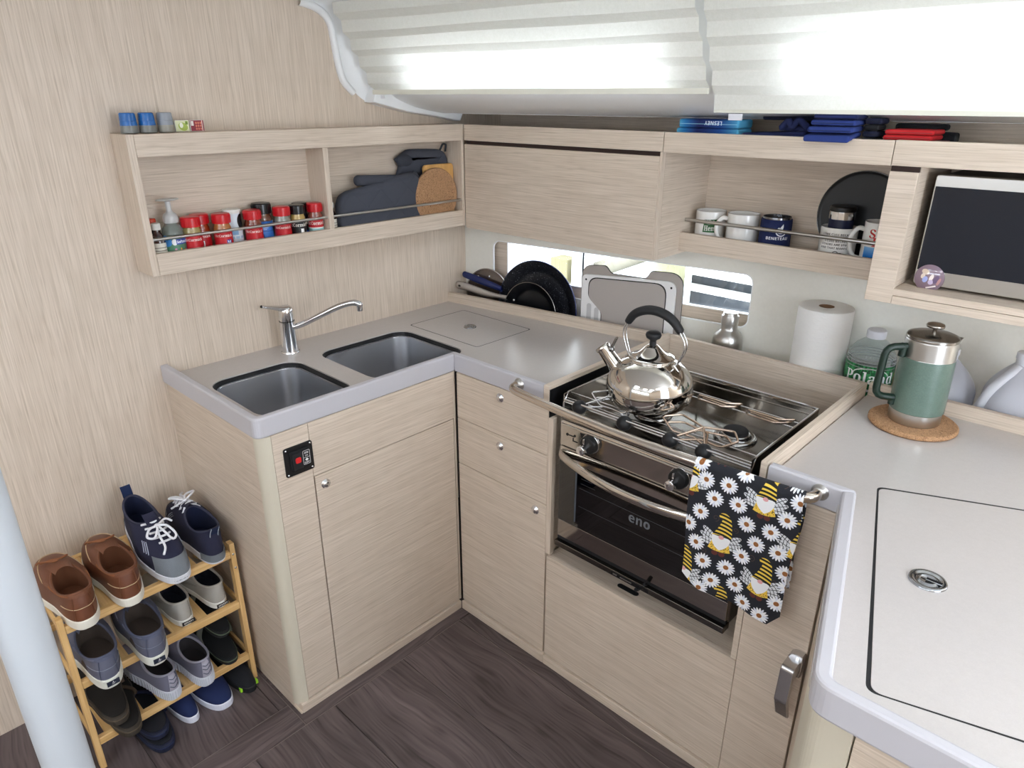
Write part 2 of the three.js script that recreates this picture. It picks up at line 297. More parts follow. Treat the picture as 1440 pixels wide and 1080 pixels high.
// ---------------------------------------------------------------- coachroof side and side deck (white moulding), windows behind the blinds
const FACE = [[-1.19, 1.862], [-1.27, 1.858], [-1.318, 1.835], [-1.350, 1.78], [-1.378, 1.73], [-1.405, 1.68], [-1.428, 1.64], [-1.455, 1.608], [-1.52, 1.580], [-1.60, 1.562], [-1.66, 1.553]];
const DECK = [[-1.19, 1.853], [-1.246, 1.84], [-1.283, 1.81], [-1.294, 1.755], [-1.302, 1.70], [-1.315, 1.652], [-1.335, 1.630], [-1.394, 1.588], [-1.519, 1.564], [-1.64, 1.556]];
{
  const d = structure('trim_2', 'white moulded coachroof side and side deck over the galley', 'moulding');
  const N = 24, prof = new THREE.CatmullRomCurve3(FACE.map(([z, y]) => V3(0, y, z)), false, 'centripetal').getPoints(40);
  const outl = new THREE.CatmullRomCurve3(DECK.map(([z, y]) => V3(0, y, z)), false, 'centripetal').getPoints(40);
  const L = 2.62, sh = -0.14;
  // coachroof side leans back towards its foot; openings for the two windows are left between strips
  const F = (s, y, z) => [WX + s, y, z + sh * s];
  const strip = (s0, s1, i0, i1) => surf((u, v) => { const k = lerp(i0, i1, v), a = Math.floor(k), b = Math.min(40, a + 1), p = prof[a].clone().lerp(prof[b], k - a); return F(lerp(s0, s1, u), p.y, p.z); }, 1, Math.max(1, Math.round((i1 - i0) * 1)));
  const yI = (y) => { for (let i = 0; i < 40; i++) if (prof[i].y >= y && prof[i + 1].y < y) return i + (prof[i].y - y) / (prof[i].y - prof[i + 1].y); return 40; };
  const a = yI(1.735), b = yI(1.648);
  const geos = [strip(0.05, L, 0, a), strip(0.05, L, b, 40), strip(0.05, 0.20, a, b), strip(1.0, 1.28, a, b), strip(2.2, L, a, b)];
  const th = geos.map(g => g.clone().translate(0, 0.006, -0.03));
  part(d, 'moulding_face', [...geos, ...th], M.gel);
  // continuation of the side deck out to the hull, and the deckhead join inboard
  part(d, 'side_deck', slab([[WX, -1.658], [WX + L, -1.658 + sh * L], [WX + L, -2.4 + sh * L], [WX, -2.4]], 1.5525, 1.60), M.gel);
  part(d, 'deckhead_edge', slab([[WX, -1.10], [WX + L, -1.10 + sh * L], [WX + L, -1.22 + sh * L], [WX, -1.22]], 1.855, 1.935), M.gel);
  // rounded edge of the moulding where it meets the bulkhead
  const edge = outl.filter((_, i) => i % 2 === 0).map(p => [WX + 0.004, p.y - 0.003, p.z + 0.002]); edge.length -= 6;
  part(d, 'deck_knee', slabX(roundPoly([[-1.385, 1.588], [-1.519, 1.559], [-1.639, 1.544], [-1.749, 1.526, 0.004], [-1.775, 1.575], [-1.40, 1.63]]), WX + 0.0005, WX + 0.05, 0.004), M.gel);
  part(d, 'edge_bead', tube(edge, 0.011, 70, 10), M.gel);
  part(d, 'corner_fillet', surf((u, v) => { const k = v * 40, i = Math.floor(k), a0 = outl[Math.min(40, i)].clone().lerp(outl[Math.min(40, i + 1)], k - i), b0 = prof[Math.min(40, i)].clone().lerp(prof[Math.min(40, i + 1)], k - i); const an = u * Math.PI / 2, x = 0.004 + 0.055 * (1 - Math.cos(an)), t = Math.sin(an); return [WX + x, lerp(a0.y, b0.y, t), lerp(a0.z, b0.z + sh * x, t)]; }, 10, 40), M.gel);
  for (const [n, s0, s1] of [['window_2', 0.20, 1.0], ['window_3', 1.28, 2.2]]) {
    const w = structure(n, n === 'window_2' ? 'coachroof window glowing behind the blind beside the bulkhead' : 'coachroof window glowing behind the blind above the mug shelf', 'window');
    part(w, 'pane', strip(s0 - 0.01, s1 + 0.01, a - 1, b + 1).translate(0, 0.003, -0.016), M.glass);
  }
}
// wooden lining strip over the wall units
{
  const t = structure('trim_3', 'oak lining strip above the wall units under the side deck', 'trim');
  part(t, 'lining_strip', grain(slabZ([[WX, 1.165], [0.62, 1.165], [0.62, 1.60], [WX, 1.60]], -2.02, -2.0), 'x'), M.oak);
  part(t, 'upper_hull', [slab([[WX, -1.80], [0.68, -2.21], [0.68, -2.35], [WX, -2.35]], 1.178, 1.2), slabZ([[WX, 1.165], [0.68, 1.165], [0.68, 1.62], [WX, 1.62]], -2.2, -2.1)], M.white);
}
// ---------------------------------------------------------------- ceiling lamps
for (const [i, [x, z, w, d]] of LAMPS.entries()) {
  const o = thing('ceiling_lamp', ['square white ceiling lamp between the two roof hatches', 'square white ceiling lamp nearest the companionway', 'square white ceiling lamp in the corner behind the companionway wall', 'square white ceiling lamp by the veneered bulkhead and side windows'][i], 'lamp', 'ceiling lamps of the saloon', [x, LAMP_Y, z]);
  part(o, 'lamp_frame', slab(rrect(-w / 2 - 0.02, w / 2 + 0.02, -d / 2 - 0.02, d / 2 + 0.02, 0.02), 0.0, 0.024, 0.004, [rrect(-w / 2, w / 2, -d / 2, d / 2, 0.01)]), M.gel);
  part(o, 'lamp_panel', slab(rrect(-w / 2, w / 2, -d / 2, d / 2, 0.01), 0.002, 0.012), P({ color: '#ffffff', roughness: 0.6, emissive: new THREE.Color().setRGB(...LAMP_COLOR), emissiveIntensity: 2 }));
}
// ================================================================ base units
const oak = (g, ax) => grain(g, ax);
function pushKnob(parent, x, y, z, axis) {     // chrome push-button latch
  const g = lathe([[0, 0.009], [0.006, 0.0085], [0.009, 0.006], [0.0095, 0.004], [0.0125, 0.003], [0.0135, 0.0005], [0.0135, -0.001]], 28);
  g.rotateX(Math.PI / 2); if (axis === 'x') g.rotateY(Math.PI / 2); g.translate(x, y, z);
  return part(parent, 'push_knob', g, M.chrome, 'chrome push knob');
}
// --- sink unit
{
  const o = thing('sink_cabinet', 'pale oak base unit under the two sinks with one door', 'cabinet');
  const zE = -0.645;
  part(o, 'body', [oak(box(WX + 0.002, WX + 0.014, 0.03, 0.64, -1.245, zE - 0.02, 0), 'y'), oak(box(WX + 0.015, FX - 0.02, 0.03, 0.045, -1.245, zE - 0.02, 0), 'z'), oak(box(WX + 0.015, FX - 0.02, 0.046, 0.64, -1.258, -1.246, 0), 'y')], M.oak);
  part(o, 'end_panel', oak(box(WX + 0.001, -1.452, 0.004, 0.859, zE - 0.018, zE, 0.001), 'z'), M.oak);
  part(o, 'corner_post', slab([[-1.452, zE], ...Array.from({ length: 13 }, (_, i) => { const a = Math.PI / 2 * (1 - i / 12); return [-1.452 + 0.03 * Math.cos(a), zE - 0.03 + 0.03 * Math.sin(a)]; }), [FX - 0.018, zE - 0.03], [-1.452, zE - 0.018]].map(([x, z]) => [x, z]), 0.022, 0.859), M.post, 'cream rounded corner post');
  const fp = part(o, 'front_panel', [oak(box(FX - 0.018, FX, 0.034, 0.859, -0.7735, -0.676, 0.0008), 'z'), oak(box(FX - 0.018, FX, 0.710, 0.859, -1.2535, -0.7745, 0.0008), 'z')], M.oak);
  const d = part(o, 'door', oak(box(FX - 0.018, FX + 0.0005, 0.034, 0.7075, -1.2515, -0.7765, 0.0015), 'z'), M.oak);
  pushKnob(d, FX, 0.676, -0.805, 'x');
  part(o, 'corner_filler', oak(box(FX - 0.018, FX - 0.001, 0.034, 0.859, -1.262, -1.2545, 0.0005), 'y'), M.oak);
  part(o, 'plinth', [oak(box(FX - 0.03, FX + 0.006, 0, 0.029, -1.256, -0.652, 0.002), 'z'), oak(box(WX + 0.001, FX + 0.004, 0, 0.006, -0.66, -0.6465, 0.001), 'x')], M.oak);
  settleSelf(o);
}
// --- drawers
{
  const o = thing('drawer_cabinet', 'narrow pale oak unit with two drawers over a door beside the oven', 'cabinet');
  const x0 = -1.4145, x1 = -1.0595;
  part(o, 'body', oak(box(-1.418, -1.079, 0.03, 0.69, -1.66, FZ - 0.019, 0), 'y'), M.oak);
  const front = (n, y0, y1, kx, ky) => { const d = part(o, n, oak(box(x0, x1, y0, y1, FZ - 0.018, FZ, 0.0014), 'x'), M.oak); pushKnob(d, kx, ky, FZ, 'z'); };
  front('drawer_front', 0.7135, 0.858, -1.235, 0.83); front('drawer_front', 0.5595, 0.7115, -1.236, 0.679); front('door', 0.036, 0.5575, -1.098, 0.527);
  part(o, 'corner_filler', box(-1.4235, -1.4150, 0.034, 0.857, FZ - 0.03, FZ - 0.003, 0), M.dark);
  part(o, 'edge_strip', oak(box(x1, -1.0435, 0.3985, 0.826, FZ - 0.018, FZ - 0.002, 0.001), 'y'), M.oak);
  part(o, 'plinth', oak(box(-1.4145, -1.054, 0, 0.031, FZ - 0.03, FZ + 0.006, 0.002), 'x'), M.oak);
  settleSelf(o);
}
// --- recess for the gimballed oven
{
  const o = thing('oven_surround', 'pale oak recess around the oven with wide drop panel below', 'cabinet');
  part(o, 'lower_panel', oak(box(-1.0535, -0.4735, 0.036, 0.392, FZ - 0.018, FZ, 0.0014), 'x'), M.oak);
  part(o, 'plinth', oak(box(-1.053, -0.4745, 0, 0.031, FZ - 0.03, FZ + 0.006, 0.002), 'x'), M.oak);
  part(o, 'side_panel', oak(slabX(roundPoly([[FZ - 0.0185, 0.395], [FZ - 0.0185, 0.8595], [FZ, 0.8595], [FZ, 0.9145, 0.004], [-1.858, 0.9145], [-1.858, 0.395]]), -1.0765, -1.0585), 'z'), M.oak);
  part(o, 'side_panel', oak(slabX(roundPoly([[FZ, 0.395], [FZ, 0.9145, 0.004], [-1.858, 0.9145], [-1.858, 0.395]]), -0.487, -0.4735), 'z'), M.oak);
  part(o, 'back_panel', oak(box(-1.058, -0.488, 0.395, 0.9145, -1.862, -1.846, 0.001), 'x'), M.oak);
  part(o, 'floor_panel', oak(box(-1.058, -0.488, 0.372, 0.388, -1.84, FZ - 0.02, 0.001), 'x'), M.oak);
  part(o, 'finger_slot', slab(rrect(-0.835, -0.770, -1.312, -1.296, 0.0079), 0.3882, 0.3895), M.rubber, 'black finger slot');
  part(o, 'heat_shield', [box(-1.0583, -1.0565, 0.826, 0.905, -1.66, FZ - 0.002, 0.0004)], M.black, 'black heat shield plate');
  settleSelf(o);
}
// --- unit right of the oven with the angled peninsula
const PEN = [[-0.325, -1.262], [-0.187, -0.772, 0.05], [0.62, -0.755], [0.62, -1.86], [-0.4705, -1.86], [-0.4705, -1.262]];
{
  const o = thing('peninsula_cabinet', 'pale oak unit right of the oven with angled peninsula side', 'cabinet');
  part(o, 'door', oak(box(-0.4725, -0.3265, 0.036, 0.858, FZ - 0.018, FZ, 0.0014), 'x'), M.oak);
  part(o, 'body', oak(slab([[-0.322, -1.264], [-0.190, -0.80], [0.60, -0.80], [0.60, -1.82], [-0.468, -1.82], [-0.468, -1.282], [-0.322, -1.282]], 0.0, 0.857), 'y'), M.oak);
  part(o, 'plinth', oak(box(-0.4735, -0.3225, 0, 0.031, FZ - 0.018, FZ + 0.006, 0.002), 'x'), M.oak);
  part(o, 'front_panel', oak(box(-0.125, 0.60, 0.03, 0.857, -0.80, -0.782, 0.001), 'x'), M.oak);
  part(o, 'corner_post', slab(roundPoly([[-0.206, -0.83], [-0.180, -0.778, 0.03], [-0.127, -0.776], [-0.127, -0.83]]), 0.0, 0.857), M.post, 'cream rounded corner post');
  settleSelf(o);
}
{ // latch handle on the tall door
  const o = thing('latch_handle', 'chrome lever latch on the narrow door right of the oven', 'handle');
  const x = -0.338, z = FZ;
  part(o, 'mount', slabZ(rrect(x - 0.020, x + 0.012, 0.455, 0.512, [0.004, 0.016, 0.004, 0.004]), z, z + 0.02, 0.002), M.latch);
  part(o, 'lever', [slabX(roundPoly([[z + 0.012, 0.50, 0.01], [z + 0.056, 0.498, 0.012], [z + 0.062, 0.41, 0.02], [z + 0.036, 0.350, 0.006], [z + 0.029, 0.354, 0.004], [z + 0.052, 0.412, 0.02], [z + 0.046, 0.470, 0.014], [z + 0.012, 0.470]]), x - 0.020, x + 0.010, 0.003)], M.latch);
  part(o, 'keyhole', box(x - 0.003, x + 0.005, 0.494, 0.506, z + 0.019, z + 0.0225, 0.0008), M.chrome);
  settleSelf(o);
}
// ================================================================ worktops
const SINK1 = [-1.805, -1.478, -0.965, -0.695], SINK2 = [-1.803, -1.478, -1.372, -1.035];   // x0 x1 z0 z1
const fidL = (x) => -1.706 - 0.139 * (x - WX);
{
  const o = thing('galley_worktop', 'L-shaped greige worktop with raised lip around both sinks', 'worktop');
  const hS = (s) => rrect(s[0], s[1], s[2], s[3], 0.055), hatch = rrect(-1.8212, -1.4848, -1.6702, -1.4148, 0.012);
  part(o, 'top', grain(slab([[WX, -0.655], [FX - 0.012, -0.655], [FX - 0.012, FZ - 0.004], [-1.08, FZ - 0.004], [-1.08, fidL(-1.08)], [WX, fidL(WX)]], 0.861, CTR, 0, [hS(SINK1), hS(SINK2), hatch]), 'x', 0.3), M.laminate);
  // raised lip, one rounded run along the end and the front, a second along the back leg
  const t = 0.019;
  part(o, 'lip', slab(roundPoly([[WX + 0.0005, -0.638], [FX, -0.640, 0.022], [FX, FZ], [FX - t, FZ - t], [FX - t, -0.640 - t, 0.008], [WX + 0.0005, -0.638 - t]]), 0.859, LIP, 0.005), M.lip, 'pale grey raised lip');
  part(o, 'lip', slab([[FX + 0.0006, FZ], [-1.0775, FZ], [-1.0775, FZ - t], [FX - t + 0.0006, FZ - t]], 0.859, LIP, 0.004), M.lip, 'pale grey raised lip');
  part(o, 'fiddle', oak(slab([[WX + 0.0005, fidL(WX)], [-1.0775, fidL(-1.0775)], [-1.0775, fidL(-1.0775) - 0.018], [WX + 0.0005, fidL(WX) - 0.018]], 0.80, FID, 0.0015), 'x'), M.oak, 'oak fiddle rail along the back');
  part(o, 'hatch_seal', slab(rrect(-1.8211, -1.4849, -1.6701, -1.4149, 0.012), 0.867, CTR - 0.0004, 0, [rrect(-1.8172, -1.4888, -1.6662, -1.4188, 0.0100)]), M.rubber, 'black rubber seal');
  part(o, 'hatch_well', [slab(rrect(-1.823, -1.483, -1.672, -1.413, 0.012), 0.859, 0.8665)], M.dark);
  settleSelf(o);
}
{
  const o = thing('peninsula_worktop', 'greige peninsula worktop with raised lip right of the oven', 'worktop');
  const hatch = HATCH_R();
  part(o, 'top', grain(slab([[-0.329, -1.266], [-0.197, -0.80], [-0.18, -0.772], [0.62, -0.765], [0.62, -1.862], [-0.4705, -1.862], [-0.4705, -1.266]], 0.861, CTR, 0, [hatch]), 'x', 0.3), M.laminate);
  const t = 0.02, d = V2(0.138, 0.49).normalize();
  part(o, 'lip', slab(roundPoly([[-0.325, FZ], [-0.183, -0.757, 0.035], [0.62, -0.757], [0.62, -0.757 - t], [-0.165, -0.757 - t, 0.014], [-0.303, FZ - 0.012]]), 0.859, LIP, 0.005), M.lip, 'pale grey raised lip');
  part(o, 'lip', slab([[-0.470, FZ], [-0.3255, FZ], [-0.3045, FZ - 0.014], [-0.3105, FZ - 0.019], [-0.470, FZ - 0.019]], 0.859, LIP, 0.004), M.lip, 'pale grey raised lip');
  part(o, 'fiddle', oak(box(-0.47, 0.62, 0.80, FID, -1.880, -1.8625, 0.0015), 'x'), M.oak, 'oak fiddle rail along the back');
  part(o, 'hatch_seal', slab(HATCH_R(-0.0001), 0.867, CTR - 0.0004, 0, [HATCH_R(-0.0048)]), M.rubber, 'black rubber seal');
  part(o, 'hatch_well', slab(HATCH_R(0.004), 0.859, 0.8665), M.dark);
  settleSelf(o);
}
function HATCH_R(g = 0) {     // fridge lid outline [x,z]
  const c = [[-0.296, -1.387], [-0.134, -0.822], [0.42, -0.985], [0.42, -1.703]];
  const cx = 0.1, cz = -1.22; return roundPoly(c.map(([x, z]) => [x + Math.sign(x - cx) * g, z + Math.sign(z - cz) * g, 0.016]));
}
function pullRing(o, x, z, r) {
  part(o, 'pull_ring', [lathe([[0, 0.0012], [r * 0.34, 0.0014], [r * 0.4, 0.004], [r * 0.48, 0.0045], [r * 0.56, 0.002], [r * 0.7, 0.0018], [r * 0.78, 0.0042], [r * 0.95, 0.004], [r, 0.001], [r, -0.001]], 40).translate(x, CTR, z), box(x - r * 0.1, x + r * 0.75, CTR + 0.0032, CTR + 0.0052, z - r * 0.14, z + r * 0.14, 0.0008)], P({ color: '#a6a8ab', metalness: 1, roughness: 0.14 }), 'recessed chrome pull');
}
{
  const o = thing('worktop_hatch', 'greige lid let into the worktop corner behind the sinks', 'hatch');
  part(o, 'lid', grain(slab(rrect(-1.817, -1.489, -1.666, -1.419, 0.010), 0.8675, CTR + 0.0002, 0.0006), 'x', 0.3), M.laminate);
  pullRing(o, -1.652, -1.543, 0.0215); settleSelf(o);
}
{
  const o = thing('fridge_hatch', 'large greige fridge lid in the peninsula worktop', 'hatch');
  part(o, 'lid', grain(slab(HATCH_R(-0.0050), 0.8675, CTR + 0.0002, 0.0006), 'x', 0.3), M.laminate);
  pullRing(o, -0.138, -1.128, 0.0285); settleSelf(o);
}
// ================================================================ sinks and tap
for (const [s, lab] of [[SINK1, 'square brushed steel sink beside the end of the worktop'], [SINK2, 'wider brushed steel sink next to the worktop hatch']]) {
  const o = thing('sink', lab, 'sink', undefined, [(s[0] + s[1]) / 2, 0.69, (s[2] + s[3]) / 2]);
  const hx = (s[1] - s[0]) / 2, hz = (s[3] - s[2]) / 2, D = 0.17;
  // bowl wall: rounded rectangles stacked, radius shrinking towards the floor
  const R = (k) => { const t = k; const inset = 0.008 + 0.020 * t + 0.05 * Math.pow(Math.max(0, (t - 0.72) / 0.28), 2); return rrect(-hx + inset, hx - inset, -hz + inset, hz - inset, 0.050 - 0.010 * t, 8); };
  const rings = []; const NK = 14; for (let k = 0; k <= NK; k++) { const t = k / NK; const y = -D * Math.sin(Math.min(1, t / 0.86 ) * Math.PI / 2 * 1) ; rings.push([R(t), (t < 0.86 ? -D * t / 0.86 * 0.93 : -D * (0.93 + 0.07 * Math.sin((t - 0.86) / 0.14 * Math.PI / 2)))]); }
  const n = rings[0][0].length, y0 = 0.862 - 0.69;
  const g = surf((u, v) => { const k = Math.min(NK, Math.round(v * NK)), [pts, y] = rings[k], p = pts[Math.round(u * n) % n]; return [p[0], y0 + y, p[1]]; }, n, NK, true);
  const bot = rings[NK][0]; const floor = new THREE.ShapeGeometry(shapeOf(bot.map(([x, z]) => [x, -z]))).rotateX(-Math.PI / 2).translate(0, y0 - D, 0);
  part(o, 'bowl', [g, floor], M.sink);
  part(o, 'rim', [slab(rrect(-hx + 0.0022, hx - 0.0022, -hz + 0.0022, hz - 0.0022, 0.0528, 8), y0 - 0.001, y0 + 0.0035, 0.0008, [R(0)])], M.chrome);
  part(o, 'seal', slab(rrect(-hx + 0.0003, hx - 0.0003, -hz + 0.0003, hz - 0.0003, 0.0548, 8), y0 - 0.0012, y0 + 0.0135, 0, [rrect(-hx + 0.002, hx - 0.002, -hz + 0.002, hz - 0.002, 0.053, 8)]), M.rubber);
  part(o, 'drain', lathe([[0, 0.0005], [0.012, 0.0008], [0.02, 0.003], [0.032, 0.003], [0.036, 0.0005]], 32).translate(0, y0 - D + 0.0005, 0), M.chrome);
}
{
  const o = thing('mixer_tap', 'chrome mixer tap with long swivel spout between the sinks', 'tap', undefined, [-1.867, CTR, -0.990]);
  part(o, 'body', [lathe([[0.0275, 0], [0.0275, 0.004], [0.0245, 0.006], [0.0225, 0.05], [0.0215, 0.097], [0.0225, 0.099], [0.0225, 0.1005]], 48), lathe([[0.0215, 0.1008], [0.0215, 0.128], [0.020, 0.140], [0.014, 0.146], [0, 0.148]], 48)], M.chrome);
  part(o, 'collar', lathe([[0.0229, 0.0985], [0.0229, 0.1015]], 48), M.chromeDark);
  part(o, 'lever', (() => { const g = surf((u, v) => { const a = u * Math.PI * 2, t = v; const cx = -0.018 + 0.02 * 0, L = t * 0.088; const w = lerp(0.018, 0.012, t), h = lerp(0.012, 0.0042, Math.pow(t, 0.7)); return [Math.cos(a) * w * (t > 0.98 ? 0.5 : 1), Math.sin(a) * h, L]; }, 20, 16, true); g.rotateX(-0.30).translate(0, 0.134, -0.008).rotateY(0.05); return g; })(), M.chrome);
  // spout swings over the wide sink
  const dir = V3(0.63, 0, -0.53).normalize(), pts = [[0.012, 0.078], [0.05, 0.092], [0.11, 0.122], [0.16, 0.146], [0.195, 0.158], [0.215, 0.160], [0.228, 0.155]].map(([r, y]) => [dir.x * r, y, dir.z * r]);
  part(o, 'spout', [tube(pts, 0.0092, 50, 16), ball(0.0085, dir.x * 0.228, 0.155, dir.z * 0.228)], M.chrome);
  part(o, 'aerator', cyl(0.0085, 0.0095, 0.136, 0.154, 24).translate(dir.x * 0.226, 0, dir.z * 0.226), M.chrome);
}
// ================================================================ switch panel on the sink unit
{
  const o = thing('pump_switch', 'square black switch plate with red button on the sink unit', 'switch');
  const X = FX, z0 = -0.778, z1 = -0.700, y0 = 0.735, y1 = 0.814;
  part(o, 'plate', slabX(rrect(z0, z1, y0, y1, 0.006).map(([z, y]) => [z, y]), X, X + 0.004, 0.001), M.black);
  part(o, 'boss', slabX(rrect(z0 + 0.013, z1 - 0.013, y0 + 0.013, y1 - 0.011, 0.004), X + 0.003, X + 0.0085, 0.0015), M.blackMatt);
  part(o, 'rocker', slabX(rrect(-0.745, -0.717, 0.752, 0.796, 0.004), X + 0.007, X + 0.0125, 0.0015), M.rubber);
  part(o, 'button', slabX(rrect(-0.739, -0.724, 0.770, 0.785, 0.004), X + 0.0115, X + 0.0145, 0.0012), col('#d8262a', 0.35), 'red button');
  const tx = canvasTex(128, 256, (c, w, h) => {
    c.fillStyle = '#111215'; c.fillRect(0, 0, w, h); c.strokeStyle = '#e8e8e8'; c.lineWidth = 7; c.beginPath(); c.roundRect(8, 8, w - 16, h - 16, 16); c.stroke(); c.beginPath(); c.moveTo(8, 128); c.lineTo(w - 8, 128); c.stroke();
    c.fillStyle = '#f2f2f2'; c.font = 'bold 46px sans-serif'; c.textAlign = 'center'; c.fillText('ON', 64, 64); c.fillText('OFF', 64, 236); c.font = 'bold 30px sans-serif'; c.fillText('220', 64, 106);
    c.beginPath(); c.moveTo(64, 140); c.lineTo(96, 168); c.lineTo(64, 196); c.lineTo(32, 168); c.fill();
  });
  const pl = new THREE.PlaneGeometry(0.021, 0.040).rotateY(Math.PI / 2).translate(X + 0.0088, 0.776, -0.7565); part(o, 'legend', pl, P({ map: tx, roughness: 0.5 }), 'white ON and OFF lettering');
  for (const [z, y] of [[z0 + 0.006, y0 + 0.006], [z0 + 0.006, y1 - 0.006], [z1 - 0.006, y0 + 0.006], [z1 - 0.006, y1 - 0.006]]) part(o, 'screw', lathe([[0, 0.0018], [0.0022, 0.0012], [0.0028, 0]], 14).rotateZ(-Math.PI / 2).translate(X + 0.0038, y, z), M.screw);
  settleSelf(o);
}
// ================================================================ wall units
{ // open spice shelf on the bulkhead
  const o = thing('spice_shelf', 'long oak wall shelf on the bulkhead with two open bays', 'shelf');
  const z0 = -1.7145, z1 = -0.631, XF = -1.847, y0 = 1.179, y1 = 1.519;
  part(o, 'end_panel', oak(box(WX + 0.0005, XF, y0, y1, z1 - 0.018, z1, 0.001), 'y'), M.oak);
  part(o, 'end_panel', oak(box(WX + 0.0005, XF - 0.001, y0, y1, z0, z0 + 0.012, 0.001), 'y'), M.oak);
  part(o, 'divider', oak(box(WX + 0.006, XF - 0.001, y0 + 0.03, y1 - 0.03, -1.175, -1.158, 0.001), 'y'), M.oak);
  part(o, 'top_board', oak(box(WX + 0.0005, XF - 0.002, 1.500, y1 - 0.001, z0 + 0.0125, z1 - 0.0185, 0.001), 'z'), M.oak);
  part(o, 'bottom_board', oak(box(WX + 0.0005, XF - 0.016, y0 + 0.001, 1.192, z0 + 0.0125, z1 - 0.0185, 0.001), 'z'), M.oak);
  part(o, 'back_board', oak(box(WX + 0.0005, WX + 0.006, 1.192, 1.5, z0 + 0.0125, z1 - 0.0185, 0.0005), 'z'), M.oak);
  part(o, 'top_rail', oak(box(XF - 0.016, XF, 1.4665, y1, z0 + 0.0125, z1 - 0.0185, 0.0012), 'z'), M.oak);
  part(o, 'front_rail', oak(box(XF - 0.015, XF, y0, 1.2335, z0 + 0.0125, z1 - 0.0185, 0.0012), 'z'), M.oak);
  part(o, 'retaining_rod', rod([-1.857, 1.268, z1 - 0.018], [-1.857, 1.268, -1.158], 0.0042), M.steel, 'thin steel rod');
  part(o, 'retaining_rod', rod([-1.857, 1.268, -1.175], [-1.857, 1.268, z0 + 0.012], 0.0042), M.steel, 'thin steel rod');
  settleSelf(o);
}
const UZ = -1.715;
{ // closed flap unit
  const o = thing('flap_cabinet', 'closed oak wall unit with flap door and dark finger groove', 'cabinet');
  const x0 = -1.8465, x1 = -1.0585;
  part(o, 'body', [oak(box(x0, x0 + 0.016, 1.17, 1.517, -1.80, UZ - 0.019, 0.001), 'y'), oak(box(x0, x1, 1.17, 1.184, -1.83, UZ - 0.019, 0.001), 'x')], M.oak);
  part(o, 'side_panel', oak(slabX([[UZ - 0.0185, 1.171], [UZ - 0.0185, 1.4645], [-1.99, 1.4645], [-1.99, 1.30], [-1.935, 1.171]], x1 - 0.017, x1 + 0.0005), 'z'), M.oak);
  part(o, 'top_board', oak(slab([[x0, UZ - 0.019], [x1, UZ - 0.019], [x1, -1.998], [x0, -1.998]], 1.497, 1.507), 'x'), M.oak);
  part(o, 'top_rail', oak(box(x0, x1 - 0.0008, 1.4668, 1.518, UZ - 0.018, UZ, 0.0012), 'x'), M.oak);
  part(o, 'finger_groove', box(x0, x1 - 0.008, 1.452, 1.4668, UZ - 0.017, UZ - 0.012, 0), M.groove, 'dark finger groove');
  part(o, 'flap_door', oak(box(x0, x1 - 0.008, 1.171, 1.4545, UZ - 0.018, UZ, 0.0014), 'x'), M.oak);
  part(o, 'stile', oak(box(x1 - 0.0075, x1 + 0.0005, 1.171, 1.466, UZ - 0.018, UZ - 0.0005, 0.0008), 'y'), M.oak);
  settleSelf(o);
}
{ // mug shelf
  const o = thing('mug_shelf', 'open oak wall shelf with low rail holding the mugs', 'shelf');
  const x0 = -1.0578, x1 = -0.4835;
  part(o, 'top_rail', oak(box(x0 + 0.0005, x1 - 0.0006, 1.4655, 1.518, UZ - 0.018, UZ, 0.0012), 'x'), M.oak);
  part(o, 'top_board', oak(box(x0, x1, 1.497, 1.507, -1.998, UZ - 0.019, 0.0005), 'x'), M.oak);
  part(o, 'back_board', oak(box(x0, x1, 1.18, 1.497, -1.998, -1.982, 0.0005), 'x'), M.oak);
  part(o, 'shelf_board', oak(box(x0, x1, 1.183, 1.200, -1.981, -1.861, 0.0005), 'x'), M.oak);
  part(o, 'front_rail', oak(box(x0, x1, 1.1815, 1.2345, -1.860, -1.845, 0.0012), 'x'), M.oak);
  part(o, 'retaining_rod', rod([x0, 1.269, -1.871], [x1, 1.269, -1.871], 0.0052), M.steel, 'thin steel rod');
  settleSelf(o);
}
{ // microwave housing
  const o = thing('microwave_cabinet', 'oak wall unit with open cubby around the microwave', 'cabinet');
  const x0 = -0.483, xi = -0.425, x1 = 0.30;
  part(o, 'top_rail', oak(box(x0 + 0.0006, x1, 1.4665, 1.519, UZ - 0.018, UZ + 0.0005, 0.0012), 'x'), M.oak);
  part(o, 'stile', oak(box(x0, xi, 1.167, 1.4545, UZ - 0.018, UZ, 0.0012), 'x'), M.oak);
  part(o, 'finger_groove', box(x0, xi - 0.002, 1.4545, 1.4665, UZ - 0.017, UZ - 0.008, 0), M.groove, 'dark finger groove');
  part(o, 'side_panel', [oak(box(x0, x0 + 0.016, 1.17, 1.497, -2.06, UZ - 0.019, 0.0005), 'z')], M.oak);
  part(o, 'inner_side', oak(box(xi - 0.018, xi - 0.0005, 1.203, 1.4835, -2.06, UZ - 0.019, 0.0005), 'z'), M.oak);
  part(o, 'inner_back', oak(box(xi, x1, 1.203, 1.497, -2.08, -2.064, 0), 'x'), M.oak);
  part(o, 'inner_top', oak(box(xi - 0.018, x1, 1.484, 1.4965, -2.063, UZ - 0.019, 0), 'x'), M.oak);
  part(o, 'top_board', oak(box(x0, x1, 1.497, 1.507, -2.06, UZ - 0.019, 0.0005), 'x'), M.oak);
  part(o, 'shelf_board', oak(box(xi - 0.003, x1, 1.1865, 1.2015, -2.06, UZ - 0.001, 0.0012), 'x'), M.oak);
  part(o, 'bottom_board', oak(box(xi + 0.0005, x1, 1.167, 1.1855, -2.06, UZ + 0.0005, 0.0012), 'x'), M.oak);
  settleSelf(o);
}
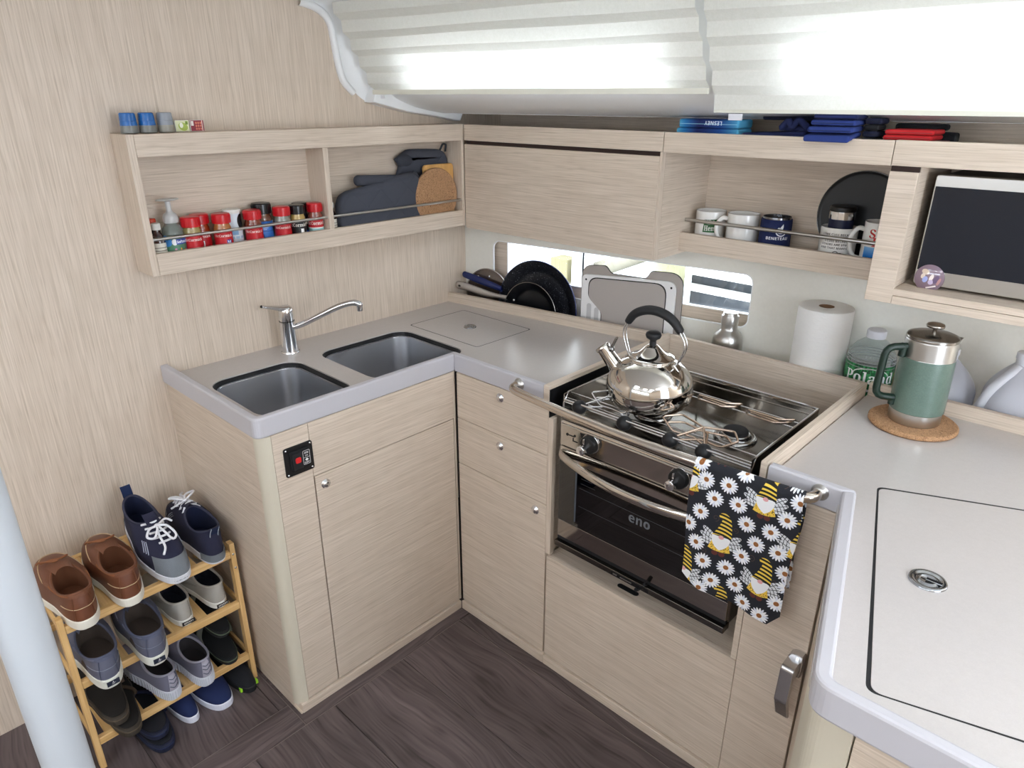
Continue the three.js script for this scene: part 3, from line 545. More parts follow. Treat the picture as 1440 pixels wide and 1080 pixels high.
// ================================================================ white rounded post by the seat
{
  const o = structure('trim_4', 'white round cabin post in front of the shoe rack', 'post');
  part(o, 'post_tube', cyl(0.0365, 0.0365, 0, 1.93, 48).translate(-1.18, 0, -0.100), col('#c6ccd2', 0.45));
}
// ================================================================ gimballed oven and hob
{
  const o = thing('gimballed_oven', 'stainless marine oven with two-burner hob and black glass door', 'oven');
  const x0 = -1.022, x1 = -0.514, zf = -1.268, zb = -1.640;
  part(o, 'body', [box(x0 + 0.004, x1 - 0.004, 0.450, 0.828, zb, zf - 0.03, 0.002)], P({ color: '#6f6d6b', metalness: 1, roughness: 0.3 }));
  // control panel with a rounded top nose
  part(o, 'control_panel', slabX(roundPoly([[zf, 0.762], [zf, 0.832, 0.010], [zf - 0.03, 0.836], [zf - 0.03, 0.762]]), x0, x1, 0.003), M.mirror);
  part(o, 'panel_ridge', rod([x0 + 0.006, 0.8215, zf + 0.001], [x1 - 0.006, 0.8215, zf + 0.001], 0.0035), M.mirror);
  // door
  const d = part(o, 'door', [box(x0, x1, 0.462, 0.757, zf - 0.024, zf - 0.004, 0.003)], P({ color: '#8f8b87', metalness: 1, roughness: 0.16 }));
  sub(d, 'door_top_trim', box(x0, x1, 0.720, 0.757, zf - 0.004, zf, 0.002), M.mirror);
  sub(d, 'door_glass', box(x0 + 0.001, x1 - 0.001, 0.531, 0.7195, zf - 0.004, zf - 0.0008, 0.0008), M.ovenGlass, 'black glass');
  sub(d, 'inner_window', [box(x0 + 0.062, x1 - 0.05, 0.548, 0.71, zf - 0.0007, zf - 0.0002, 0)], P({ color: '#020203', roughness: 0.03, clearcoat: 1 }));
  sub(d, 'window_edge', [box(x0 + 0.056, x0 + 0.0605, 0.546, 0.712, zf - 0.0008, zf + 0.0002, 0)], col('#4b525c', 0.3));
  sub(d, 'rack_line', [rod([x0 + 0.07, 0.655, zf], [x1 - 0.06, 0.652, zf], 0.0007), rod([x0 + 0.07, 0.60, zf], [x1 - 0.06, 0.597, zf], 0.0006), rod([x0 + 0.075, 0.67, zf], [x0 + 0.12, 0.67, zf], 0.0007), rod([x0 + 0.075, 0.685, zf], [x0 + 0.11, 0.685, zf], 0.0006)], col('#3a3d42', 0.3));
  sub(d, 'kick_plate', box(x0 + 0.001, x1 - 0.001, 0.478, 0.5305, zf - 0.004, zf - 0.0008, 0.001), P({ color: '#a8a29d', metalness: 1, roughness: 0.06 }));
  // logo lettering
  sub(d, 'logo', new TextGeometry('eno', { font: FONT, size: 0.026, depth: 0.0003, curveSegments: 4 }).translate(-0.797, 0.626, zf - 0.0002), col('#6d7177', 0.3), 'grey eno lettering');
  // bowed handle
  const hp = (t) => { const b = Math.sin(t * Math.PI); return [lerp(x0 + 0.006, x1 - 0.006, t), 0.735 - 0.012 * b, zf + 0.004 + 0.040 * Math.pow(b, 0.75)]; };
  sub(d, 'door_handle', surf((u, v) => { const a = u * 2 * Math.PI, p = hp(v); return [p[0], p[1] + Math.cos(a) * 0.0125, p[2] + Math.sin(a) * 0.0075]; }, 20, 48, true), M.mirror, 'bowed polished steel handle');
  part(o, 'bottom_rail', [box(x0 - 0.001, x1 + 0.002, 0.449, 0.4665, zf - 0.02, zf + 0.010, 0.002)], P({ color: '#77736f', metalness: 1, roughness: 0.2 }));
  part(o, 'seal', box(x0, x1, 0.4668, 0.4775, zf - 0.012, zf - 0.003, 0.0005), M.blackMatt);
  part(o, 'gimbal_lock', [box(-0.83, -0.715, 0.4515, 0.4635, zf + 0.0095, zf + 0.0115, 0.0005)], M.black);
  part(o, 'lock_slide', [box(-0.822, -0.81, 0.456, 0.460, zf + 0.0112, zf + 0.0125, 0), box(-0.80, -0.765, 0.456, 0.459, zf + 0.0112, zf + 0.0125, 0)], M.steel);
  part(o, 'lock_pin', [rod([-0.735, 0.459, zf + 0.008], [-0.737, 0.466, zf + 0.034], 0.0048), rod([-0.727, 0.47, zf + 0.002], [-0.727, 0.476, zf + 0.014], 0.0038)], M.blackMatt);
  // knobs
  for (const [x, y] of [[-0.922, 0.7965], [-0.667, 0.8005]]) {
    const k = part(o, 'control_knob', [lathe([[0, 0.018], [0.020, 0.018], [0.0235, 0.015], [0.0245, 0.0]], 40).rotateX(Math.PI / 2).translate(x, y, zf)], M.black, 'black oven knob with chrome grip');
    sub(k, 'bezel', [new THREE.TorusGeometry(0.0248, 0.0016, 8, 40).translate(x, y, zf + 0.002)], M.chrome);
    sub(k, 'grip', [lathe([[0, 0.020], [0.011, 0.0195], [0.0125, 0.017], [0.0125, 0]], 28).rotateX(Math.PI / 2).translate(x - 0.007, y - 0.010, zf + 0.017), box(x - 0.0085, x - 0.0035, y + 0.004, y + 0.018, zf + 0.017, zf + 0.024, 0.0012)], M.chrome);
  }
  part(o, 'icon_print', [box(-0.998, -0.975, 0.7955, 0.7985, zf + 0.0002, zf + 0.0007, 0).rotateZ(0).translate(0, 0, 0), box(-0.978, -0.964, 0.783, 0.786, zf + 0.0002, zf + 0.0007, 0), box(-0.980, -0.977, 0.783, 0.793, zf + 0.0002, zf + 0.0007, 0), lathe([[0, 0.0006], [0.004, 0.0006]], 12).rotateX(Math.PI / 2).translate(-0.998, 0.797, zf + 0.0003), lathe([[0, 0.0006], [0.0035, 0.0006]], 12).rotateX(Math.PI / 2).translate(-0.974, 0.8, zf + 0.0003)], M.black);
  part(o, 'vent_mark', slabZ([[-0.957, 0.815], [-0.94, 0.815], [-0.946, 0.782]], zf + 0.0001, zf + 0.0007), M.black);
  // hob tray
  const yb = 0.838, yr = 0.900;
  part(o, 'hob_tray', [box(x0, x1, yb - 0.004, yb, zb, zf - 0.002, 0.001)], P({ color: '#86837f', metalness: 1, roughness: 0.16 }));
  part(o, 'side_wall', [box(x0 - 0.002, x0, yb - 0.002, yr, zb, zf - 0.012, 0.0006)], M.mirror);
  part(o, 'side_wall', [box(x1, x1 + 0.002, yb - 0.002, yr, zb, zf - 0.012, 0.0006)], P({ color: '#55524e', metalness: 1, roughness: 0.12 }));
  part(o, 'back_wall', [box(x0, x1, yb - 0.002, yr, zb - 0.002, zb, 0.0006)], M.mirror);
  const slots = []; for (let i = 0; i < 12; i++) slots.push(box(x1 + 0.0018, x1 + 0.0026, 0.868, 0.888, -1.375 - i * 0.0065, -1.3722 - i * 0.0065, 0));
  part(o, 'vent_slots', slots, M.blackMatt);
  part(o, 'rim', [wire([[x0 - 0.001, yb, zf - 0.012], [x0 - 0.001, yr, zf - 0.012], [x0 - 0.001, yr, zb], [x1 + 0.001, yr, zb], [x1 + 0.001, yr, zf - 0.012], [x1 + 0.001, yb, zf - 0.012]], 0.0028, 0.010)], M.chrome);
  part(o, 'fiddle_rail', [rod([x0, 0.884, zf - 0.014], [x1, 0.884, zf - 0.014], 0.0026), rod([x0, 0.866, zf - 0.034], [x1, 0.866, zf - 0.034], 0.0026)], M.chrome);
  part(o, 'grid_rods', [-1.335, -1.372, -1.572, -1.605].map(z => rod([x0 + 0.001, 0.862, z], [x1 - 0.001, 0.862, z], 0.0022)), M.chrome);
  for (const [i, [bx, bz]] of [[-0.862, -1.452], [-0.640, -1.470]].entries()) {
    const b = part(o, 'burner', [lathe([[0.052, 0], [0.05, 0.006], [0.045, 0.008], [0.043, 0.004], [0.036, 0.004], [0.036, 0.012], [0.034, 0.015], [0.03, 0.016], [0, 0.016]], 40).translate(bx, yb, bz)], M.chromeDark);
    sub(b, 'burner_cap', lathe([[0.030, 0.0162], [0.030, 0.021], [0.027, 0.0235], [0, 0.024]], 36).translate(bx, yb, bz), M.blackMatt, 'black burner cap');
  }
  // sprung pot clamps with black ball knobs
  const brown = P({ color: '#cdb8a6', metalness: 1, roughness: 0.24 });
  const K = [[-0.979, 1], [-0.842, -1], [-0.714, 1], [-0.629, -1]];
  K.forEach(([kx, dir], i) => {
    const c = part(o, 'clamp_knob', [lathe([[0, -0.018], [0.010, -0.017], [0.0175, -0.009], [0.0188, 0.001], [0.015, 0.011], [0.008, 0.017], [0, 0.018]], 28).rotateX(Math.PI / 2.4).translate(kx, 0.873, zf - 0.020)], M.rubber, 'black ball knob of a pot clamp');
    const z0 = zf - 0.036, y = 0.872, s = dir;
    const loop = (e, up) => wire([[kx - 0.004, y, z0], [kx + (0.030 + e) * s, y + up, z0 - 0.058], [kx + (0.098 + e) * s, y + up + 0.004, z0 - 0.066 - e], [kx + (0.128 + e) * s, y + up + 0.004, z0 - 0.036], [kx + 0.104 * s, y + 0.003, z0 - 0.026], [kx + 0.05 * s, y + 0.001, z0 - 0.034], [kx + 0.010, y - 0.001, z0]], 0.0027, 0.007);
    sub(c, 'clamp_wire', loop(0, 0.010), i > 1 ? brown : M.chrome); sub(c, 'clamp_wire', loop(0.012, 0.022), i > 1 ? brown : M.chrome);
  });
  // rear pair of clamps
  for (const [cx, cz] of [[-0.80, -1.572], [-0.665, -1.572]]) for (const e of [0, 0.012]) part(o, 'rear_clamp_wire', wire([[cx, 0.866, cz], [cx + 0.028, 0.884 + e, cz + 0.052], [cx + 0.098 + e, 0.888 + e, cz + 0.060], [cx + 0.126 + e, 0.886 + e, cz + 0.030], [cx + 0.10, 0.872, cz + 0.018], [cx + 0.012, 0.866, cz - 0.004]], 0.0027, 0.007), brown);
  settleSelf(o);
}
const RAIL = [[-1.163, 0.892, FZ + 0.001], [-1.162, 0.892, FZ + 0.022], [-1.150, 0.892, FZ + 0.036], [-1.11, 0.892, FZ + 0.045], [-0.98, 0.892, FZ + 0.057], [-0.77, 0.892, FZ + 0.066], [-0.56, 0.892, FZ + 0.057], [-0.43, 0.892, FZ + 0.048], [-0.385, 0.892, FZ + 0.042], [-0.368, 0.892, FZ + 0.030], [-0.364, 0.892, FZ + 0.001]];
{ // grab bar in front of the oven
  const o = thing('grab_rail', 'bowed stainless grab rail across the front of the oven', 'rail');
  const pts = [[-1.163, 0.892, FZ + 0.001], [-1.162, 0.892, FZ + 0.022], [-1.150, 0.892, FZ + 0.036], [-1.11, 0.892, FZ + 0.045], [-0.98, 0.892, FZ + 0.057], [-0.77, 0.892, FZ + 0.066], [-0.56, 0.892, FZ + 0.057], [-0.43, 0.892, FZ + 0.048], [-0.385, 0.892, FZ + 0.042], [-0.368, 0.892, FZ + 0.030], [-0.364, 0.892, FZ + 0.001]];
  part(o, 'bar', tube(pts, 0.0112, 90, 16), P({ color: '#cfc6bc', metalness: 1, roughness: 0.14 }));
  for (const x of [-1.163, -0.364]) part(o, 'rose', lathe([[0.017, 0], [0.017, 0.002], [0.0135, 0.004], [0.0125, 0.012], [0, 0.012]], 32).rotateX(Math.PI / 2).translate(x, 0.892, FZ + 0.0003), M.steel, 'round end flange');
  settleSelf(o);
}
{ // kettle
  const kx = -0.857, ky = 0.8815, kz = -1.415;
  const o = thing('kettle', 'polished whistling kettle with black arched grip on the hob', 'kettle', undefined, [kx, ky, kz], 0.12);
  part(o, 'body', lathe([[0, 0.002], [0.082, 0.0], [0.090, 0.003], [0.099, 0.011], [0.103, 0.018], [0.1035, 0.021], [0.1055, 0.0225], [0.1078, 0.034], [0.1085, 0.047], [0.107, 0.060], [0.1025, 0.076], [0.094, 0.091], [0.082, 0.104], [0.068, 0.1135], [0.0565, 0.119], [0.0545, 0.121], [0.0545, 0.123]], 64), M.mirror);
  part(o, 'base_ring', lathe([[0.1045, 0.0205], [0.1058, 0.0222]], 64), M.chromeDark);
  const lid = part(o, 'lid', lathe([[0.0550, 0.1225], [0.0575, 0.1245], [0.0555, 0.127], [0.049, 0.1295], [0.038, 0.133], [0.028, 0.141], [0.018, 0.152], [0.012, 0.1565], [0, 0.158]], 56), M.mirror);
  sub(lid, 'lid_knob', lathe([[0.0085, 0.155], [0.0085, 0.164], [0.0075, 0.168], [0.011, 0.172], [0.0175, 0.176], [0.0195, 0.1825], [0.018, 0.188], [0.012, 0.1915], [0, 0.1925]], 32), M.rubber, 'black lid knob');
  const A = V3(-0.084, 0.086, 0.022), B = V3(-0.120, 0.130, 0.030), ax = B.clone().sub(A);
  const q = new THREE.Quaternion().setFromUnitVectors(V3(0, 1, 0), ax.clone().normalize()), L = ax.length();
  const sp = part(o, 'spout', lathe([[0.0215, -0.012], [0.0195, 0.006], [0.0185, L * 0.6], [0.0182, L], [0.0200, L + 0.001], [0.0200, L + 0.007], [0.017, L + 0.009], [0, L + 0.009]], 36).applyQuaternion(q).translate(A.x, A.y, A.z), M.mirror);
  sub(sp, 'whistle_lever', [rod([B.x + 0.006, B.y - 0.004, B.z + 0.001], [B.x + 0.022, B.y + 0.006, B.z], 0.006), rbox(0.005, 0.030, 0.011, 0.0015).rotateZ(-0.42).translate(B.x + 0.030, B.y + 0.024, B.z), ball(0.009, B.x + 0.022, B.y + 0.004, B.z)], M.chromeDark);
  const arc = [[-0.073, 0.200], [-0.055, 0.226], [-0.022, 0.242], [0.014, 0.242], [0.046, 0.228], [0.072, 0.200]];
  const H = (z) => [[-0.060, 0.118, z * 0.5], [-0.066, 0.132, z * 0.8], [-0.076, 0.160, z], [-0.078, 0.184, z], [-0.070, 0.206, z]], HR = (z) => [[0.062, 0.108, z * 0.5], [0.070, 0.126, z * 0.8], [0.082, 0.152, z], [0.084, 0.178, z], [0.070, 0.204, z]];
  part(o, 'handle_wire', [tube(H(0.007), 0.0022, 24, 8), tube(H(-0.007), 0.0022, 24, 8), tube(HR(0.007), 0.0022, 24, 8), tube(HR(-0.007), 0.0022, 24, 8)], M.chrome, 'paired steel handle wires');
  part(o, 'handle_mount', [rbox(0.018, 0.02, 0.02, 0.003).rotateZ(0.75).translate(-0.058, 0.113, 0), rbox(0.024, 0.026, 0.022, 0.003).rotateZ(-0.85).translate(0.062, 0.106, 0)], M.mirror);
  const gc = new THREE.CatmullRomCurve3(arc.map(([x, y]) => V3(x, y, 0)));
  part(o, 'grip', surf((u, v) => { const a = u * 2 * Math.PI, p = gc.getPoint(v), t = gc.getTangent(v), n = V3(-t.y, t.x, 0); const e = Math.pow(Math.sin(Math.PI * clamp(v, 0.0, 1)), 0.35) ; const h = v < 0.02 || v > 0.98 ? 0.003 : lerp(0.0072, 0.0115, e), w = v < 0.02 || v > 0.98 ? 0.006 : lerp(0.0105, 0.0135, e); return [p.x + n.x * Math.cos(a) * h, p.y + n.y * Math.cos(a) * h, Math.sin(a) * w]; }, 24, 40, true), M.rubber, 'black arched grip');
}
// ================================================================ printed tea towel over the rail
{
  const X0 = -0.602, X1 = -0.372, Y0 = 0.575, Y1 = 0.935;
  const daisies = [[-0.583, 0.903], [-0.566, 0.87], [-0.518, 0.873], [-0.489, 0.91], [-0.543, 0.833], [-0.494, 0.836], [-0.394, 0.92], [-0.569, 0.793], [-0.592, 0.756], [-0.472, 0.799], [-0.396, 0.84], [-0.378, 0.884], [-0.569, 0.718], [-0.422, 0.802], [-0.447, 0.762], [-0.473, 0.72], [-0.402, 0.761], [-0.549, 0.679], [-0.501, 0.678], [-0.527, 0.637], [-0.383, 0.718], [-0.478, 0.644], [-0.549, 0.61], [-0.456, 0.61], [-0.389, 0.64], [-0.417, 0.598], [-0.374, 0.686]];
  const gnomes = [[-0.442, 0.863, -0.05], [-0.519, 0.74, 0.1], [-0.427, 0.673, 0.18], [-0.590, 0.632, 0], [-0.544, 0.945, 0], [-0.506, 0.562, 0], [-0.602, 0.86, 0], [-0.365, 0.785, 0]];
  const W = 1024, Hh = 1600, S = W / (X1 - X0);
  const tx = canvasTex(W, Hh, (c) => {
    c.fillStyle = '#212229'; c.fillRect(0, 0, W, Hh);
    const at = (x, y) => [(x - X0) * S, (Y1 - y) * S * (Hh / ((Y1 - Y0) * S))];
    const ks = seed; seed = 99;
    for (let i = 0; i < 9000; i++) { c.fillStyle = rnd() > 0.5 ? 'rgba(60,60,70,0.35)' : 'rgba(5,5,8,0.35)'; c.fillRect(rnd() * W, rnd() * Hh, 3, 1.5); }
    const curl = (x, y, s) => { const [a, b] = at(x, y); c.strokeStyle = '#4a3c36'; c.lineWidth = 5; c.beginPath(); for (let t = 0; t < 9; t += 0.3) { const r = (5 + t * 3.2) * s; c.lineTo(a + r * Math.cos(t * 0.9), b + r * Math.sin(t * 0.9)); } c.stroke(); };
    [[-0.470, 0.925], [-0.413, 0.91], [-0.535, 0.79], [-0.492, 0.775], [-0.452, 0.727], [-0.402, 0.69], [-0.585, 0.845], [-0.55, 0.705]].forEach(([x, y], i) => curl(x, y, i % 2 ? 0.9 : 1.1));
    for (const [x, y, tilt] of gnomes) {
      const [a, b] = at(x, y); c.save(); c.translate(a, b); c.rotate(tilt * 0.5); const u = S * 0.001;   // u = 1 mm
      for (const sgn of [-1, 1]) { for (let k = 0; k < 3; k++) { c.save(); c.rotate(sgn * (-0.15 + k * 0.28)); c.translate(sgn * 26 * u, -6 * u + k * 3 * u); c.rotate(sgn * -0.5); c.fillStyle = '#d7dade'; c.beginPath(); c.ellipse(0, 0, 19 * u, 6.5 * u, 0, 0, 7); c.fill(); c.strokeStyle = '#2c2c33'; c.lineWidth = 1.3 * u; for (let m = -2; m < 3; m++) { c.beginPath(); c.moveTo(m * 7 * u, -6 * u); c.lineTo(m * 7 * u + 3 * u, 6 * u); c.stroke(); } c.beginPath(); c.moveTo(-18 * u, 0); c.lineTo(18 * u, 0); c.stroke(); c.restore(); } }
      c.fillStyle = '#5d2c26'; c.beginPath(); c.ellipse(-7 * u, 33 * u, 6.5 * u, 6 * u, 0, 0, 7); c.ellipse(7 * u, 33 * u, 6.5 * u, 6 * u, 0, 0, 7); c.fill();
      c.fillStyle = '#e9c24b'; c.beginPath(); c.moveTo(-14 * u, -6 * u); c.lineTo(14 * u, -6 * u); c.lineTo(23 * u, 24 * u); c.quadraticCurveTo(0, 33 * u, -23 * u, 24 * u); c.fill();
      c.fillStyle = '#4a3a12'; for (let k = 0; k < 40; k++) c.fillRect((rnd() - 0.5) * 38 * u, (10 + rnd() * 16) * u, 1.6 * u, 1.6 * u);
      c.fillStyle = '#eeeef0'; c.beginPath(); c.moveTo(-19 * u, -9 * u); c.quadraticCurveTo(-20 * u, 14 * u, 0, 25 * u); c.quadraticCurveTo(20 * u, 14 * u, 19 * u, -9 * u); c.closePath(); c.fill();
      // striped hat with curled tip
      c.save(); c.beginPath(); c.moveTo(-20 * u, -8 * u); c.quadraticCurveTo(0, -16 * u, 21 * u, -6 * u); c.quadraticCurveTo(19 * u, -40 * u, 12 * u, -58 * u); c.quadraticCurveTo(0 * u, -72 * u, -12 * u, -62 * u); c.quadraticCurveTo(-14 * u, -50 * u, -4 * u, -54 * u); c.quadraticCurveTo(-6 * u, -30 * u, -20 * u, -8 * u); c.clip();
      c.fillStyle = '#eac850'; c.fillRect(-40 * u, -90 * u, 80 * u, 100 * u); c.strokeStyle = '#191919'; c.lineWidth = 4.6 * u; for (let k = 0; k < 8; k++) { c.beginPath(); c.moveTo(-26 * u, -12 * u - k * 9.2 * u); c.quadraticCurveTo(0, -20 * u - k * 9.2 * u, 26 * u, -6 * u - k * 9.2 * u); c.stroke(); } c.restore();
      c.fillStyle = '#dfa3a5'; c.beginPath(); c.ellipse(0, -7 * u, 5.5 * u, 4.5 * u, 0, 0, 7); c.fill(); c.restore();
    }
    for (const [x, y] of daisies) {
      const [a, b] = at(x, y); c.save(); c.translate(a, b); c.rotate(rnd() * 6); const r = S * 0.0190;
      for (let k = 0; k < 17; k++) { c.save(); c.rotate(k / 17 * 6.2832); c.fillStyle = k % 3 ? '#f2f3f6' : '#dfe3ee'; c.beginPath(); c.ellipse(r * 0.58, 0, r * (0.40 + 0.08 * rnd()), r * 0.125, 0, 0, 7); c.fill(); c.restore(); }
      c.fillStyle = '#f0f1f4'; c.beginPath(); c.arc(0, 0, r * 0.4, 0, 7); c.fill(); c.fillStyle = '#9c6537'; c.beginPath(); c.arc(0, 0, r * 0.29, 0, 7); c.fill(); c.strokeStyle = '#5b381d'; c.lineWidth = 2; c.beginPath(); c.arc(0, 0, r * 0.14, 0, 7); c.stroke(); c.restore();
    }
    seed = ks;
  });
  const o = thing('tea_towel', 'black tea towel printed with daisies and bee gnomes', 'towel');
  const mat = P({ map: tx, roughness: 0.95, sheen: 0.2, bumpMap: weaveBump, bumpScale: 0.0002 });
  const bz = (x) => { const R2 = RAIL.slice(5, 9); for (let i = 0; i < 3; i++) if (x <= R2[i + 1][0] || i === 2) return lerp(R2[i][2], R2[i + 1][2], clamp((x - R2[i][0]) / (R2[i + 1][0] - R2[i][0]), 0, 1)); };
  const yTop = 0.9045, R = 0.0125;
  const wave = (x, k) => k * (0.006 * Math.sin((x + 0.6) * 42) + 0.005 * Math.sin((x + 0.6) * 19 + 1));
  const bot = (u) => u < 0.2 ? lerp(0.628, 0.604, u / 0.2) : u < 0.62 ? lerp(0.604, 0.594, (u - 0.2) / 0.42) : u < 0.9 ? lerp(0.594, 0.583, (u - 0.62) / 0.28) : lerp(0.583, 0.612, (u - 0.9) / 0.1);
  const layer = (dz, botf, back, inset) => surf((u, v) => {
    // v: 0 over the rail crest -> 1 hem
    const arcL = 0.16; let y, z, k; const xx = lerp(-0.597 + inset, -0.374 - inset, u);
    if (v < arcL) { const a = (v / arcL) * Math.PI / 2; y = 0.892 + R * Math.cos(a) + dz * Math.cos(a); z = (back ? -1 : 1) * (R + dz) * Math.sin(a); k = 0; }
    else { const t = (v - arcL) / (1 - arcL); y = lerp(0.892, botf(u), t); z = (back ? -1 : 1) * (R + dz) + (back ? 0.004 : 0.002) * t; k = t; }
    const pinch = 0.004 * Math.sin(k * 5) * (u > 0.5 ? 1 : -1);
    return [xx + pinch * (back ? 0.5 : 1) - (u > 0.5 ? 0.010 * Math.exp(-(((k - 0.55) / 0.2) ** 2)) * (u - 0.5) : 0), y, bz(xx) + z + wave(xx, k) * (back ? 0.5 : 1)];
  }, 40, 60);
  const uvP = (g) => { const p = g.attributes.position, uv = g.attributes.uv; for (let i = 0; i < p.count; i++) uv.setXY(i, (p.getX(i) - X0) / (X1 - X0), (p.getY(i) - Y0) / (Y1 - Y0)); return g; };
  part(o, 'front_fold', uvP(layer(0.002, bot, false, 0)), mat);
  part(o, 'inner_fold', uvP(layer(0.0005, (u) => bot(u) + 0.010, false, 0.004)), mat);
  part(o, 'back_fold', uvP(layer(0.001, (u) => 0.66 + 0.01 * u, true, 0.002)), mat);
  settleSelf(o);
}
// ================================================================ things on the spice shelf
const arcLabel = (r, y0, y1, th, len, seg = 20) => new THREE.CylinderGeometry(r, r, y1 - y0, seg, 1, true, th - len / 2, len).translate(0, (y0 + y1) / 2, 0);
const SY = 1.1922, CAMTH = (x, z) => Math.atan2(-x, -z);       // angle about y that faces the middle of the cabin
function labelTex(bg, draw, w = 256, h = 160) { return canvasTex(w, h, (c) => { c.fillStyle = bg; c.fillRect(0, 0, w, h); draw(c, w, h); }); }
const redLab = (band, extra) => labelTex('#c01722', (c, w, h) => { c.fillStyle = '#f4efe6'; c.font = 'bold 26px serif'; c.textAlign = 'center'; c.fillText('McCormick', w / 2, 40); c.fillStyle = band; c.fillRect(0, 100, w, 60); extra && extra(c, w, h); });
const spiceTex = [
  redLab('#f1ead2', (c, w) => { c.fillStyle = '#5aa02c'; c.beginPath(); c.ellipse(150, 124, 46, 18, -0.3, 0, 7); c.fill(); c.beginPath(); c.ellipse(90, 132, 30, 14, 0.4, 0, 7); c.fill(); }),
  redLab('#b8141f', (c, w) => { c.fillStyle = '#ffffff'; c.fillRect(100, 62, 44, 40); c.fillStyle = '#c01722'; c.fillRect(108, 70, 28, 24); c.fillStyle = '#e8e1d5'; c.fillRect(0, 140, w, 20); }),
  redLab('#efe3bd', (c, w) => { c.fillStyle = '#1f3f99'; c.fillRect(150, 60, 40, 38); c.fillStyle = '#ffffff'; c.font = 'bold 34px serif'; c.fillText('M', 170, 92); c.fillStyle = '#c79a3d'; c.beginPath(); c.ellipse(80, 130, 50, 14, 0, 0, 7); c.fill(); }),
  redLab('#c01722', (c, w) => { c.fillStyle = '#f0e4c0'; c.fillRect(60, 118, 150, 42); c.fillStyle = '#c9b98d'; c.beginPath(); c.arc(130, 112, 18, 0, 7); c.fill(); c.fillStyle = '#ffffff'; c.fillRect(114, 100, 30, 22); }),
  redLab('#d8cbb0', (c, w) => { c.fillStyle = '#6aa53a'; c.fillRect(0, 110, w, 50); c.fillStyle = '#d9d2c8'; c.beginPath(); c.ellipse(128, 128, 60, 16, 0, 0, 7); c.fill(); }),
  labelTex('#c01722', (c, w, h) => { c.fillStyle = '#f4efe6'; c.fillRect(0, 64, w, 96); c.fillStyle = '#8fc3c4'; c.fillRect(0, 72, w, 20); c.fillStyle = '#6ab04a'; c.beginPath(); c.ellipse(128, 130, 70, 18, 0, 0, 7); c.fill(); c.fillStyle = '#f4efe6'; c.font = 'bold 34px serif'; c.textAlign = 'center'; c.fillText('McCormick', w / 2, 44); }),
];
const blackLab = labelTex('#141416', (c, w) => { c.fillStyle = '#f0ece2'; c.font = 'bold 34px serif'; c.textAlign = 'center'; c.fillText('McCormick', w / 2, 40); c.fillStyle = '#c9a94a'; c.beginPath(); c.ellipse(120, 120, 60, 20, -0.2, 0, 7); c.fill(); c.fillStyle = '#5c9636'; c.beginPath(); c.ellipse(150, 128, 36, 14, 0.3, 0, 7); c.fill(); c.fillStyle = '#ffffff'; c.fillRect(150, 56, 30, 28); });
const blueLab = labelTex('#3f7fd6', (c, w) => { c.fillStyle = '#2c62b4'; c.fillRect(0, 60, w, 8); c.fillRect(0, 116, w, 8); c.strokeStyle = '#dce8f8'; c.lineWidth = 3; for (let i = 0; i < 5; i++) { c.beginPath(); c.moveTo(30, 20 + i * 8); c.lineTo(200 - i * 12, 20 + i * 8); c.stroke(); } });
const darkBlueLab = labelTex('#15161a', (c, w) => { c.fillStyle = '#2b56b8'; c.fillRect(60, 90, 150, 50); c.fillStyle = '#e9e6de'; c.font = 'bold 34px serif'; c.textAlign = 'center'; c.fillText('McCormick', w / 2, 40); });
function spiceJar(label, x, z, cap, fill, tex, { r = 0.0235, h = 0.119, capH = 0.026, y = SY } = {}) {
  const o = thing('spice_jar', label, 'jar', 'spice jars on the wall shelf', [x, y, z]);
  const b = h - capH;
  part(o, 'jar_body', lathe([[0, 0.001], [r * 0.9, 0.0], [r, 0.003], [r, b - 0.016], [r * 0.96, b - 0.010], [r * 0.86, b - 0.004], [r * 0.86, b + 0.002]], 36), P({ color: fill, roughness: 0.12, clearcoat: 1, clearcoatRoughness: 0.04 }));
  part(o, 'label', arcLabel(r + 0.0004, 0.012, b - 0.020, CAMTH(x, z), 3.6, 28), P({ map: tex, roughness: 0.4 }));
  const c = part(o, 'cap', lathe([[r * 1.0, b], [r * 1.03, b + 0.001], [r * 1.03, h - 0.004], [r * 0.98, h - 0.001], [r * 0.80, h], [0, h - 0.0004]], 36), cap);
  const ribs = []; for (let i = 0; i < 30; i++) { const a = i / 30 * 6.2832; ribs.push(box(-0.0005, 0.0005, b + 0.003, h - 0.006, -0.0004, 0.0004, 0).translate(0, 0, r * 1.032).rotateY(a)); }
  sub(c, 'cap_ribs', ribs, cap);
  return o;
}
spiceJar('red-capped jar of green herbs beside the soap dispenser', -1.8862, -0.763, M.red, '#9c8a52', spiceTex[0]);
spiceJar('red-capped jar half hidden behind the green herb jar', -1.9172, -0.800, M.red, '#a33b1c', spiceTex[1]);
spiceJar('red-capped jar with cream and blue M label beside the cow canister', -1.8862, -0.846, M.red, '#b0703a', spiceTex[2]);
spiceJar('red-capped jar with cream label between cow canister and blue tin', -1.8862, -0.936, M.red, '#7d3420', spiceTex[3]);
spiceJar('tall black-capped jar with bright blue label', -1.9142, -0.980, M.capBlack, '#6e4630', blueLab, { r: 0.0262, h: 0.131, capH: 0.03 });
spiceJar('red-capped jar with green and grey label next to the blue label jar', -1.8862, -1.026, M.red, '#8d8f86', spiceTex[4]);
spiceJar('black-capped jar with gold and green label', -1.8862, -1.0755, M.capBlack, '#c0a35c', blackLab, { r: 0.0225 });
spiceJar('black-capped jar with dark blue label tucked behind another black cap', -1.9190, -1.1045, M.capBlack, '#23252c', darkBlueLab, { r: 0.0222 });
spiceJar('red-capped jar with white and teal label against the divider', -1.8862, -1.1345, M.red, '#8e4b3c', spiceTex[5], { r: 0.0222 });
